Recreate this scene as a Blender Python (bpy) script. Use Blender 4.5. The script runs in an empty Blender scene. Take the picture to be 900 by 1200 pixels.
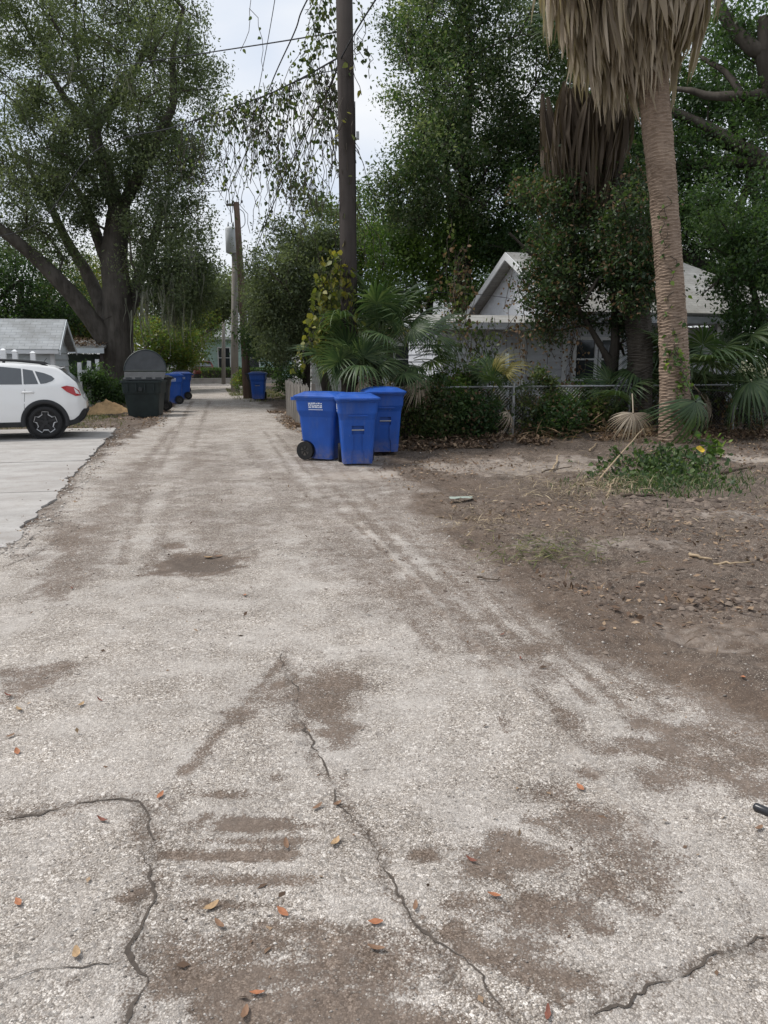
import bpy, bmesh, math, random
import numpy as np
from mathutils import Vector, Matrix, noise as mnoise

# ------------------------------------------------------------------ camera, sky, sun, exposure
scn = bpy.context.scene
C = scn.collection
CAMH = 1.6
PITCH = math.atan(179/900)
cam = bpy.data.objects.new('camera', bpy.data.cameras.new('camera'))
C.objects.link(cam); scn.camera = cam
cam.location = (0, 0, CAMH)
cam.rotation_euler = (math.pi/2 - PITCH, 0, 0)
cam.data.sensor_fit = 'HORIZONTAL'; cam.data.sensor_width = 36; cam.data.lens = 36
cam.data.clip_start = 0.05; cam.data.clip_end = 3000

SUN = Vector((-0.62, 0.10, 0.95)).normalized()
w = bpy.data.worlds.new('World'); scn.world = w; w.use_nodes = True
nt = w.node_tree; nt.nodes.clear()
def N(nt, t, **k):
    n = nt.nodes.new(t)
    for a, b in k.items(): setattr(n, a, b)
    return n
wo = N(nt, 'ShaderNodeOutputWorld'); bg = N(nt, 'ShaderNodeBackground'); bg.inputs[1].default_value = 0.1
sky = N(nt, 'ShaderNodeTexSky', sky_type='NISHITA', sun_disc=False)
sky.sun_elevation = math.asin(SUN.z); sky.sun_rotation = math.atan2(SUN.x, SUN.y)
sky.dust_density = 3.0
tc = N(nt, 'ShaderNodeTexCoord'); mp = N(nt, 'ShaderNodeMapping'); mp.inputs['Scale'].default_value = (2.0, 2.0, 4.5)
cn = N(nt, 'ShaderNodeTexNoise'); cn.inputs['Scale'].default_value = 1.3; cn.inputs['Detail'].default_value = 5; cn.inputs['Roughness'].default_value = .5
cr = N(nt, 'ShaderNodeValToRGB')
cr.color_ramp.elements[0].position = .32; cr.color_ramp.elements[0].color = (.60, .70, .86, 1)
cr.color_ramp.elements[1].position = .68; cr.color_ramp.elements[1].color = (1.0, 1.0, 1.0, 1)
sc_ = N(nt, 'ShaderNodeVectorMath', operation='SCALE'); sc_.inputs['Scale'].default_value = 5.1
mx = N(nt, 'ShaderNodeMix', data_type='RGBA'); mx.inputs[0].default_value = .93
L = nt.links.new
L(tc.outputs['Generated'], mp.inputs[0]); L(mp.outputs[0], cn.inputs['Vector']); L(cn.outputs[0], cr.inputs[0])
L(cr.outputs[0], sc_.inputs[0]); L(sky.outputs[0], mx.inputs[6]); L(sc_.outputs[0], mx.inputs[7])
L(mx.outputs[2], bg.inputs[0]); L(bg.outputs[0], wo.inputs[0])
sl = bpy.data.lights.new('sun', 'SUN'); sl.energy = 1.5; sl.angle = math.radians(14); sl.color = (1, .96, .91)
so = bpy.data.objects.new('sun', sl); C.objects.link(so)
so.rotation_euler = SUN.to_track_quat('Z', 'Y').to_euler(); so.location = (-20, 5, 30)
vs = scn.view_settings; vs.view_transform = 'Standard'; vs.look = 'None'; vs.exposure = 1.02; vs.gamma = 1; vs.use_curve_mapping = False
scn.cycles.max_bounces = 4; scn.cycles.diffuse_bounces = 2; scn.cycles.transmission_bounces = 2; scn.cycles.glossy_bounces = 2
scn.cycles.transparent_max_bounces = 4

# ------------------------------------------------------------------ coordinates
cP, sP = math.cos(PITCH), math.sin(PITCH)
AL = math.radians(13); cA, sA = math.cos(AL), math.sin(AL)
def A(t, s, z=0.0): return Vector((t*cA - s*sA, t*sA + s*cA, z))      # alley frame: t across, s along
def toA(x, y): return x*cA + y*sA, -x*sA + y*cA
def ray(px, py):
    u = (px-450)/900; v = (600-py)/900
    return u, cP + sP*v, -sP + cP*v
def G(px, py):                                                        # where a measured spot lies on the ground
    u, y, z = ray(px, py); k = CAMH/-z
    return Vector((u*k, y*k, 0))
def P(px, py, Y):                                                     # a measured spot at distance Y
    u, y, z = ray(px, py); k = Y/y
    return Vector((u*k, Y, CAMH + z*k))

# ------------------------------------------------------------------ noise (numpy)
_tab = np.random.RandomState(7).rand(512, 512)
def vnoise(x, y):
    xi = np.floor(x).astype(int); yi = np.floor(y).astype(int); fx = x-xi; fy = y-yi
    fx = fx*fx*(3-2*fx); fy = fy*fy*(3-2*fy)
    a = _tab[xi & 511, yi & 511]; b = _tab[(xi+1) & 511, yi & 511]; c = _tab[xi & 511, (yi+1) & 511]; d = _tab[(xi+1) & 511, (yi+1) & 511]
    return (a*(1-fx)+b*fx)*(1-fy)+(c*(1-fx)+d*fx)*fy
def fbm(x, y, o=4, g=.5):
    r = 0; a = 1; tot = 0
    for i in range(o):
        r = r + a*vnoise(x+17.3*i, y+9.1*i); tot += a; x = x*2.03; y = y*2.03; a *= g
    return r/tot
def rng(seed): return np.random.RandomState(seed)
def sstep(a, b, x):
    t = np.clip((x-a)/(b-a), 0, 1); return t*t*(3-2*t)

def bez(pts, n):
    """smooth Catmull-Rom through pts"""
    p = [Vector(q) for q in pts]; p = [2*p[0]-p[1]]+p+[2*p[-1]-p[-2]]; out = []
    for i in range(1, len(p)-2):
        for k in range(n):
            t = k/n; a, b, c, d = p[i-1], p[i], p[i+1], p[i+2]
            out.append(.5*((2*b)+(c-a)*t+(2*a-5*b+4*c-d)*t*t+(3*b-a-3*c+d)*t**3))
    out.append(p[-2]); return out

# ------------------------------------------------------------------ object helpers
def tag(o, label=None, cat=None, group=None, kind=None):
    if label: o['label'] = label
    if cat: o['category'] = cat
    if group: o['group'] = group
    if kind: o['kind'] = kind
    return o
def empty(name, loc=(0, 0, 0), rz=0.0, label=None, cat=None, group=None):
    o = bpy.data.objects.new(name, None); C.objects.link(o); o.location = loc; o.rotation_euler = (0, 0, rz)
    o.empty_display_size = .2
    return tag(o, label, cat, group)
def link(name, me, parent=None, loc=None, rot=None, scale=None):
    o = bpy.data.objects.new(name, me); C.objects.link(o); o.parent = parent
    if loc is not None: o.location = loc
    if rot is not None: o.rotation_euler = rot
    if scale is not None: o.scale = scale
    return o
def children(o): return [c for c in list(bpy.data.objects) if c.parent == o]
def copy_tree(o, parent=None):
    c = o.copy(); C.objects.link(c); c.parent = parent
    for ch in children(o): copy_tree(ch, c)
    return c
class MB:
    def __init__(s): s.v = []; s.f = []
    def add(s, vs, fs):
        b = len(s.v); s.v += [tuple(p) for p in vs]; s.f += [tuple(i+b for i in f) for f in fs]; return s
    def box(s, c, d, R=None):
        x, y, z = [q/2 for q in d]; pts = []
        for p in ((-x,-y,-z),(x,-y,-z),(x,y,-z),(-x,y,-z),(-x,-y,z),(x,-y,z),(x,y,z),(-x,y,z)):
            q = Vector(p)
            if R is not None: q = R @ q
            pts.append(q + Vector(c))
        return s.add(pts, [(3,2,1,0),(4,5,6,7),(0,1,5,4),(1,2,6,5),(2,3,7,6),(3,0,4,7)])
    def tube(s, pts, rad, n=6, cap=True, squash=None):
        pts = [Vector(p) for p in pts]
        if not hasattr(rad, '__len__'): rad = [rad]*len(pts)
        prev = None; rings = []
        for i, p in enumerate(pts):
            d = (pts[min(i+1, len(pts)-1)] - pts[max(i-1, 0)])
            if d.length < 1e-9: d = Vector((0, 0, 1))
            d.normalize()
            if prev is None:
                a = Vector((0, 0, 1)) if abs(d.z) < .9 else Vector((1, 0, 0)); u = d.cross(a).normalized()
            else:
                u = (prev - d*prev.dot(d)).normalized()
            prev = u; v = d.cross(u)
            rings.append([p + (u*math.cos(2*math.pi*k/n) + v*math.sin(2*math.pi*k/n))*rad[i] for k in range(n)])
        return s.loft(rings, cap)
    def loft(s, rings, cap=True, closed=True):
        n = len(rings[0]); vs = [p for r in rings for p in r]; fs = []
        for i in range(len(rings)-1):
            for k in range(n if closed else n-1):
                a = i*n+k; b = i*n+(k+1) % n; fs.append((a, b, b+n, a+n))
        if cap and closed: fs.append(tuple(range(n-1, -1, -1))); fs.append(tuple(range((len(rings)-1)*n, len(rings)*n)))
        return s.add(vs, fs)
    def disc(s, c, r0, r1, axis, depth, n=24):          # ring/cylinder along axis ('x' or 'y')
        def pt(r, a, h):
            q = (r*math.cos(a), h, r*math.sin(a)) if axis == 'y' else ((h, r*math.cos(a), r*math.sin(a)) if axis == 'x' else (r*math.cos(a), r*math.sin(a), h))
            return Vector(c) + Vector(q)
        rr = [[pt(r0, 2*math.pi*k/n, h) for k in range(n)] for h in (-depth/2, depth/2)]
        ro = [[pt(r1, 2*math.pi*k/n, h) for k in range(n)] for h in (-depth/2, depth/2)]
        return s.loft([rr[0], ro[0], ro[1], rr[1], rr[0]], False)
    def ext(s, pts, d):                                  # extrude planar outline by vector
        n = len(pts); d = Vector(d); a = [Vector(p) for p in pts]; b = [p+d for p in a]
        fs = [tuple(range(n-1, -1, -1)), tuple(range(n, 2*n))] + [(i, (i+1) % n, n+(i+1) % n, n+i) for i in range(n)]
        return s.add(a+b, fs)
    def mesh(s, name, mat, smooth=False, origin=None, fixn=False):
        vs_ = s.v if origin is None else [tuple(Vector(p)-Vector(origin)) for p in s.v]
        me = bpy.data.meshes.new(name); me.from_pydata(vs_, [], s.f)
        if fixn:
            bm = bmesh.new(); bm.from_mesh(me); bmesh.ops.recalc_face_normals(bm, faces=bm.faces); bm.to_mesh(me); bm.free()
        if mat: me.materials.append(mat)
        if smooth: me.polygons.foreach_set('use_smooth', [True]*len(me.polygons))
        me.update(); return me
    def build(s, name, mat, parent=None, smooth=False, origin=None, fixn=False):
        return link(name, s.mesh(name, mat, smooth, origin, fixn), parent)
def npmesh(name, V, F, mat, tint=None, smooth=False, attrs=None):
    """V (n,3), F (m,k) with k 3 or 4"""
    me = bpy.data.meshes.new(name); m, k = F.shape
    me.vertices.add(len(V)); me.vertices.foreach_set('co', np.ascontiguousarray(V, dtype=np.float32).ravel())
    me.loops.add(m*k); me.loops.foreach_set('vertex_index', np.ascontiguousarray(F, dtype=np.int32).ravel())
    me.polygons.add(m); me.polygons.foreach_set('loop_start', np.arange(m, dtype=np.int32)*k)
    try: me.polygons.foreach_set('loop_total', np.full(m, k, dtype=np.int32))
    except Exception: pass
    if smooth: me.polygons.foreach_set('use_smooth', np.ones(m, dtype=bool))
    me.update(calc_edges=True)
    if tint is not None:
        at = me.attributes.new('tint', 'FLOAT', 'FACE'); at.data.foreach_set('value', np.ascontiguousarray(tint, dtype=np.float32))
    for a, val in (attrs or {}).items():
        at = me.attributes.new(a, 'FLOAT', 'POINT'); at.data.foreach_set('value', np.ascontiguousarray(val, dtype=np.float32))
    if mat: me.materials.append(mat)
    return me
def bevel(o_me, width, seg=2, angle=30):
    bm = bmesh.new(); bm.from_mesh(o_me)
    bmesh.ops.remove_doubles(bm, verts=bm.verts, dist=1e-5)
    es = [e for e in bm.edges if len(e.link_faces) == 2 and e.calc_face_angle(0) > math.radians(angle)]
    bmesh.ops.bevel(bm, geom=es, offset=width, segments=seg, affect='EDGES', clamp_overlap=True)
    bm.to_mesh(o_me); bm.free(); return o_me

# ------------------------------------------------------------------ materials
def newmat(name):
    m = bpy.data.materials.new(name); m.use_nodes = True; nt = m.node_tree; nt.nodes.clear()
    out = N(nt, 'ShaderNodeOutputMaterial'); return m, nt, out
def objco(nt): return N(nt, 'ShaderNodeTexCoord').outputs['Object']
def noise(nt, vec, scale, detail=4, rough=.55, mul=None):
    n = N(nt, 'ShaderNodeTexNoise'); n.inputs['Scale'].default_value = scale; n.inputs['Detail'].default_value = detail; n.inputs['Roughness'].default_value = rough
    if mul:
        m = N(nt, 'ShaderNodeMapping'); m.inputs['Scale'].default_value = mul; nt.links.new(vec, m.inputs[0]); vec = m.outputs[0]
    nt.links.new(vec, n.inputs['Vector']); return n.outputs[0]
def ramp(nt, fac, stops, interp='LINEAR'):
    r = N(nt, 'ShaderNodeValToRGB'); r.color_ramp.interpolation = interp
    el = r.color_ramp.elements
    while len(el) < len(stops): el.new(.5)
    for e, (p, c) in zip(el, stops): e.position = p; e.color = (*c, 1) if len(c) == 3 else c
    nt.links.new(fac, r.inputs[0]); return r.outputs[0]
def mixc(nt, fac, a, b, mode='MIX'):
    m = N(nt, 'ShaderNodeMix', data_type='RGBA', blend_type=mode)
    for i, q in ((0, fac), (6, a), (7, b)):
        if hasattr(q, 'is_linked'): nt.links.new(q, m.inputs[i])
        elif isinstance(q, (int, float)): m.inputs[i].default_value = q
        else: m.inputs[i].default_value = (*q, 1)
    return m.outputs[2]
def math_(nt, op, a, b=None, clamp=False):
    m = N(nt, 'ShaderNodeMath', operation=op, use_clamp=clamp)
    for i, q in ((0, a), (1, b)):
        if q is None: continue
        if hasattr(q, 'is_linked'): nt.links.new(q, m.inputs[i])
        else: m.inputs[i].default_value = q
    return m.outputs[0]
def bumpn(nt, h, strength=.4, dist=.01):
    b = N(nt, 'ShaderNodeBump'); b.inputs['Strength'].default_value = strength; b.inputs['Distance'].default_value = dist
    nt.links.new(h, b.inputs['Height']); return b.outputs[0]
def principled(nt, out, col, rough=.8, nrm=None, metal=0, spec=.3, coat=0):
    p = N(nt, 'ShaderNodeBsdfPrincipled')
    if hasattr(col, 'is_linked'): nt.links.new(col, p.inputs['Base Color'])
    else: p.inputs['Base Color'].default_value = (*col, 1)
    if hasattr(rough, 'is_linked'): nt.links.new(rough, p.inputs['Roughness'])
    else: p.inputs['Roughness'].default_value = rough
    p.inputs['Metallic'].default_value = metal; p.inputs['Specular IOR Level'].default_value = spec
    if coat: p.inputs['Coat Weight'].default_value = coat; p.inputs['Coat Roughness'].default_value = .05
    if nrm is not None: nt.links.new(nrm, p.inputs['Normal'])
    nt.links.new(p.outputs[0], out.inputs[0]); return p
def plain(name, col, rough=.6, var=.25, scale=6, metal=0, spec=.3, bump=0, coat=0, mul=None, dark=None):
    m, nt, out = newmat(name); co = objco(nt)
    n = noise(nt, co, scale, 5, .6, mul)
    d = dark or tuple(c*(1-var) for c in col)
    c = ramp(nt, n, [(.3, d), (.7, tuple(min(1, q*(1+var*.5)) for q in col))])
    nr = bumpn(nt, noise(nt, co, scale*5, 4, .6, mul), bump, .01) if bump else None
    principled(nt, out, c, rough, nr, metal, spec, coat); return m
def foliage(name, dark, mid, light, trans=.35, rough=.5):
    m, nt, out = newmat(name)
    at = N(nt, 'ShaderNodeAttribute', attribute_name='tint')
    c = ramp(nt, at.outputs['Fac'], [(0, dark), (.55, mid), (1, light)])
    p = N(nt, 'ShaderNodeBsdfPrincipled'); p.inputs['Roughness'].default_value = rough; p.inputs['Specular IOR Level'].default_value = .35
    nt.links.new(c, p.inputs['Base Color'])
    tr = N(nt, 'ShaderNodeBsdfTranslucent'); c2 = mixc(nt, 1.0, c, (1.5, 1.55, .85), 'MULTIPLY'); nt.links.new(c2, tr.inputs[0])
    ms = N(nt, 'ShaderNodeMixShader'); ms.inputs[0].default_value = trans
    nt.links.new(p.outputs[0], ms.inputs[1]); nt.links.new(tr.outputs[0], ms.inputs[2]); nt.links.new(ms.outputs[0], out.inputs[0]); return m
def bark(name, dark, light, scale=5, stretch=.25, bump=.8):
    m, nt, out = newmat(name); co = objco(nt)
    n = noise(nt, co, scale, 6, .65, (1, 1, stretch)); n2 = noise(nt, co, 1.2, 3)
    c = mixc(nt, .5, ramp(nt, n, [(.35, dark), (.68, light)]), ramp(nt, n2, [(.3, dark), (.7, light)]))
    principled(nt, out, c, .95, bumpn(nt, n, bump, .04), 0, .1); return m

M = {}
M['oak_bark'] = bark('oak_bark', (.042, .037, .032), (.15, .134, .118), 6, .2, 1.0)
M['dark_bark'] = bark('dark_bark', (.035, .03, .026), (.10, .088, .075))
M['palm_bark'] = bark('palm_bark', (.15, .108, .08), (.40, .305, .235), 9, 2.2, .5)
M['pole_wood'] = bark('pole_wood', (.035, .03, .028), (.085, .074, .068), 8, .06, .5)
M['pole_grey'] = bark('pole_grey', (.16, .145, .13), (.30, .28, .25), 8, .06, .4)
M['pole_brown'] = bark('pole_brown', (.10, .07, .055), (.22, .16, .13), 8, .06, .4)
M['oak_leaf'] = foliage('oak_leaf', (.048, .070, .036), (.112, .142, .080), (.21, .245, .14), .48)
M['dark_leaf'] = foliage('dark_leaf', (.018, .042, .015), (.048, .092, .032), (.12, .185, .058), .42)
M['bright_leaf'] = foliage('bright_leaf', (.035, .075, .016), (.085, .15, .036), (.18, .26, .06), .45)
M['yellow_leaf'] = foliage('yellow_leaf', (.05, .07, .015), (.13, .15, .03), (.28, .25, .05), .4)
M['shade_leaf'] = foliage('shade_leaf', (.016, .034, .014), (.038, .068, .027), (.085, .125, .045), .36)
M['vine_leaf'] = foliage('vine_leaf', (.03, .052, .02), (.07, .105, .036), (.15, .17, .06), .4)
M['brown_leaf'] = foliage('brown_leaf', (.06, .038, .022), (.15, .095, .055), (.28, .19, .11), .2, .8)
M['litter'] = foliage('litter', (.055, .036, .025), (.15, .095, .062), (.36, .26, .17), .05, .9)
M['straw'] = foliage('straw', (.14, .105, .07), (.26, .20, .13), (.44, .36, .24), .05, .9)
M['moss'] = foliage('moss', (.10, .105, .085), (.19, .195, .16), (.28, .28, .23), .3, .9)
M['palm_green'] = foliage('palm_green', (.02, .045, .017), (.052, .09, .036), (.13, .175, .075), .28, .4)
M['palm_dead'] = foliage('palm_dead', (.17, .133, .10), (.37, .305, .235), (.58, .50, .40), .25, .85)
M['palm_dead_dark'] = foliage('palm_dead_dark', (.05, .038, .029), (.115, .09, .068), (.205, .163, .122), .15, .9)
M['weed'] = foliage('weed', (.022, .045, .014), (.055, .10, .034), (.12, .17, .06), .35)
M['grass'] = foliage('grass', (.05, .07, .02), (.11, .12, .045), (.22, .20, .09), .3)
M['twig'] = plain('twig', (.06, .05, .04), .9)
M['stick'] = plain('stick', (.38, .29, .19), .85, .4, 20)
M['darkstick'] = plain('darkstick', (.10, .075, .055), .9, .4, 20)

# ------------------------------------------------------------------ ground (one relief, split into alley and yard)
def pb(px, py, rx, ry):                                   # measured stain -> ellipse on the ground
    g = G(px, py); l = G(px-rx, py); f = G(px, py-ry) if py-ry > 440 else G(px, 441); n = G(px, py+ry)
    return g.x, g.y, max(abs(g.x-l.x), .012), max((f.y-n.y)/2, .012)
STAINS = [(237, 660, 46, 14, 1.5), (205, 640, 14, 4, .9), (85, 632, 34, 20, .75), (120, 600, 25, 20, .45), (40, 795, 42, 16, .7), (15, 820, 22, 10, .5),
    (375, 815, 46, 40, .85), (305, 812, 32, 18, .6), (380, 858, 22, 9, 1.0), (280, 840, 22, 12, .8), (290, 965, 52, 9, 1.5), (258, 1001, 66, 7, 1.4), (157, 1050, 27, 15, 1.5), (300, 985, 60, 4, .9), (270, 930, 40, 4, .8), (300, 1030, 60, 6, .9), (260, 1060, 50, 6, .8),
    (243, 957, 10, 6, .9), (322, 911, 10, 6, 1.0), (300, 1108, 125, 22, .75), (240, 1142, 60, 26, .8), (330, 1178, 110, 28, .85), (450, 1150, 70, 30, .8), (430, 1110, 80, 16, .5), (420, 1185, 60, 18, 1.0),
    (640, 930, 42, 14, .55), (690, 965, 60, 22, .75), (640, 1010, 70, 22, .95), (700, 1035, 60, 32, .9), (575, 1018, 40, 12, .9), (720, 1000, 60, 30, .8), (660, 1070, 80, 24, .8), (600, 1115, 60, 20, .8), (640, 1140, 50, 16, .9), (555, 1110, 30, 14, .8), (540, 1055, 24, 10, .7),
    (497, 1003, 17, 8, 1.1), (628, 759, 32, 9, 1.0), (590, 845, 7, 11, .7), (480, 595, 60, 22, .5), (420, 570, 50, 16, .4), (640, 700, 70, 12, .6), (560, 690, 50, 9, .5), (720, 735, 40, 12, .5),
    (265, 545, 40, 12, .4), (300, 600, 60, 20, .45), (230, 600, 30, 14, .5), (400, 660, 70, 14, .35), (200, 560, 30, 10, .35), (150, 560, 24, 14, .45), (690, 905, 20, 7, .8), (715, 878, 10, 5, .8), (780, 910, 40, 14, .7),
    (700, 600, 60, 10, .5), (790, 660, 60, 9, .6), (800, 690, 90, 10, .7), (660, 660, 60, 12, .5), (560, 605, 60, 8, .5), (830, 740, 40, 10, .6), (870, 850, 50, 30, .5), (850, 900, 50, 20, .6), (770, 880, 40, 12, .5),
    (260, 478, 30, 3, .3), (250, 500, 40, 6, .3), (200, 520, 20, 8, .35), (350, 520, 30, 8, .3)]
PALE = [(840, 745, 70, 20, .32), (700, 640, 110, 8, .4), (620, 545, 120, 9, .6), (560, 548, 90, 8, .55), (500, 545, 50, 6, .7), (860, 605, 60, 8, .6), (640, 548, 60, 5, .5), (420, 555, 60, 6, .7), (870, 540, 40, 8, .8), (560, 520, 60, 4, .3)]
CRACKS = [([(330, 765), (352, 845), (365, 890), (398, 938), (430, 985), (455, 1035), (498, 1088), (530, 1128), (565, 1165), (605, 1205)], .011, 1.0),
    ([(-10, 958), (40, 950), (90, 942), (150, 940), (172, 948), (176, 985), (180, 1030), (172, 1075), (165, 1115), (158, 1160), (152, 1205)], .017, .95),
    ([(145, 1130), (95, 1143), (40, 1148), (-5, 1156)], .007, .8), ([(672, 1195), (720, 1168), (770, 1146), (820, 1132), (870, 1112), (905, 1098)], .012, .9),
    ([(870, 1112), (876, 1060), (850, 1020)], .006, .6), ([(190, 640), (215, 668), (240, 648), (262, 652), (300, 640)], .02, .8), ([(320, 780), (250, 880), (200, 960)], .008, .5), ([(-5, 800), (50, 790), (80, 770)], .012, .5),
    ([(100, 610), (60, 640), (0, 668)], .015, .6), ([(560, 770), (480, 760), (420, 765), (340, 775)], .006, .45)]
RIDGES = [([(370, 560), (430, 620), (490, 685), (548, 745), (612, 812), (690, 892), (760, 985)], .03)]
RUTS = [([(330, 555), (395, 615), (450, 680), (520, 735), (640, 790)], .16), ([(400, 545), (480, 620), (560, 690), (680, 745), (800, 800)], .18), ([(160, 560), (120, 610), (95, 680)], .22), ([(230, 530), (240, 580), (260, 650)], .3)]
SMEARS = [([(395, 548), (480, 632), (590, 735), (690, 820)], .028, .62), ([(412, 548), (505, 632), (620, 735), (730, 825)], .028, .62), ([(432, 548), (530, 630), (655, 735), (780, 830)], .035, .66), ([(322, 505), (390, 590), (490, 690), (560, 760)], .035, .6), ([(310, 505), (365, 590), (450, 690), (510, 760)], .03, .5), ([(560, 690), (700, 700), (900, 760)], .22, .5), ([(470, 540), (560, 575), (700, 620)], .25, .5), ([(225, 470), (200, 520), (165, 590), (140, 660)], .05, .5), ([(245, 470), (228, 520), (200, 590), (180, 660)], .05, .45), ([(60, 600), (90, 640), (70, 690)], .12, .6), ([(345, 520), (430, 610), (540, 722), (620, 800), (700, 880)], .05, .62), ([(362, 520), (455, 612), (570, 722), (655, 800)], .035, .5), ([(460, 560), (550, 640), (680, 720), (820, 800)], .30, .52), ([(520, 620), (610, 690), (720, 750), (860, 830)], .16, .6), ([(175, 540), (130, 600), (80, 670)], .18, .5), ([(250, 520), (265, 580), (300, 640)], .2, .4), ([(205, 500), (170, 540), (110, 620)], .07, .55), ([(290, 520), (330, 580), (420, 680), (470, 720)], .12, .42), ([(330, 470), (350, 520), (400, 570)], .2, .4),
    ([(855, 800), (900, 840)], .12, .8), ([(800, 770), (900, 880)], .10, .6), ([(0, 790), (75, 780)], .05, .7), ([(10, 810), (60, 800)], .03, .7), ([(330, 800), (400, 800)], .08, .8), ([(350, 830), (400, 850)], .06, .8), ([(640, 925), (700, 960), (775, 1030)], .035, .75), ([(590, 985), (670, 1015), (745, 1062)], .04, 1.0), ([(620, 960), (700, 1000), (770, 1040)], .03, .7), ([(565, 1005), (620, 1050), (715, 1092)], .03, 1.0), ([(530, 1092), (600, 1130), (690, 1152)], .03, .95), ([(545, 1112), (620, 1150), (660, 1175)], .025, .9),
    ([(740, 870), (830, 895), (900, 930)], .05, .8), ([(755, 850), (850, 870), (900, 890)], .06, .8), ([(470, 585), (520, 640), (600, 700), (700, 760)], .10, .55), ([(600, 690), (680, 720), (760, 760)], .10, .6), ([(300, 1090), (420, 1100)], .03, .8), ([(200, 1150), (330, 1140), (460, 1135)], .04, .9), ([(250, 1185), (400, 1180), (520, 1200)], .05, 1.0), ([(330, 775), (310, 800), (270, 845), (215, 905)], .03, .75), ([(345, 790), (390, 850), (400, 870)], .05, .8)]
def polyd(X, Y, pts):
    d = np.full(X.shape, 9.0)
    w_ = [G(*p) for p in pts]
    for a, b in zip(w_[:-1], w_[1:]):
        ax, ay, bx, by = a.x, a.y, b.x, b.y; dx, dy = bx-ax, by-ay; q = dx*dx+dy*dy
        tt = np.clip(((X-ax)*dx+(Y-ay)*dy)/q, 0, 1); d = np.minimum(d, np.hypot(X-ax-tt*dx, Y-ay-tt*dy))
    return d
SR = [-4, 1.3, 2.6, 3.2, 4.5, 6.2, 8, 10, 12, 15, 18, 30, 60]; TR = [3.2, 2.6, 2.3, 2.12, 1.95, 2.05, 2.25, 2.5, 2.55, 2.3, 2.15, 2.1, 2.1]
SL_ = [-4, 5.0, 6.0, 7, 13, 20, 30, 60]; TL = [-9, -9, -3.4, -1.75, -1.85, -1.25, -1.05, -1.0]
def masks(X, Y):
    T = X*cA + Y*sA; S = -X*sA + Y*cA
    n1 = fbm(X*1.7+40, Y*1.7+11, 5); n2 = fbm(X*7+3, Y*7+70, 4); n3 = fbm(X*26, Y*26+5, 3)
    wob = (n1-.5)*1.5 + (n2-.5)*.5
    dirt = np.maximum(sstep(-.32, .38, T - np.interp(S, SR, TR) + wob*.65), sstep(-.2, .2, np.interp(S, SL_, TL) - T + wob*.5))
    dirt = np.maximum(dirt, sstep(50.5, 52, S)*0)
    st = np.zeros(X.shape)
    for px, py, rx, ry, k in STAINS:
        cx, cy, ax, ay = pb(px, py, rx, ry)
        m_ = (np.abs(X-cx) < ax*2.2) & (np.abs(Y-cy) < ay*2.2)
        if not m_.any(): continue
        dx = (X[m_]-cx)/ax; dy = (Y[m_]-cy)/ay
        r = np.sqrt(dx*dx+dy*dy) + (n1[m_]-.5)*1.1 + (n2[m_]-.5)*1.5 + (n3[m_]-.5)*.7
        st[m_] = np.maximum(st[m_], k*sstep(1.7, .2, r))
    for pts, w_ in RUTS:
        d = polyd(X, Y, pts); st = np.maximum(st, .5*sstep(w_*1.6, w_*.4, d + (n2-.5)*w_*2)*(.4+n1))
    for pts, w_, k in SMEARS:
        d = polyd(X, Y, pts); st = np.maximum(st, k*sstep(w_*2.2, w_*.3, d + (n2-.5)*w_*3.2 + (n1-.5)*w_*2.5)*(.75+.5*n3))
    pale = np.zeros(X.shape)
    for px, py, rx, ry, k in PALE:
        cx, cy, ax, ay = pb(px, py, rx, ry); r = np.hypot((X-cx)/ax, (Y-cy)/ay) + (n1-.5)*2.4 + (n2-.5)*1.6
        pale = np.maximum(pale, k*sstep(1.3, .3, r))
    ck = np.zeros(X.shape)
    wx = X + (n2-.5)*.10 + (n3-.5)*.05; wy = Y + (fbm(X*7+90, Y*7, 4)-.5)*.10 + (fbm(X*26+9, Y*26, 3)-.5)*.05
    for pts, w_, k in CRACKS:
        d = polyd(wx, wy, pts); ww = w_*(.3+.9*n2); ck = np.maximum(ck, .45*k*sstep(ww*2.0, 0, d))
        st = np.maximum(st, .40*k*sstep(w_*5, w_*1., d+(n3-.5)*w_*6+(n1-.4)*w_*6))
    pq = pb(237, 660, 44, 12); ck = np.maximum(ck, .55*sstep(1.25, .5, np.hypot((X-pq[0])/pq[2], (Y-pq[1])/pq[3])+(n2-.5)*1.2))
    rg = np.zeros(X.shape)
    for pts, w_ in RIDGES: rg = np.maximum(rg, sstep(w_*1.6, 0, polyd(wx, wy, pts)))
    pale = np.maximum(pale, rg*.5)
    return dirt, st, pale, ck, rg, n1, n2, n3
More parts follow.
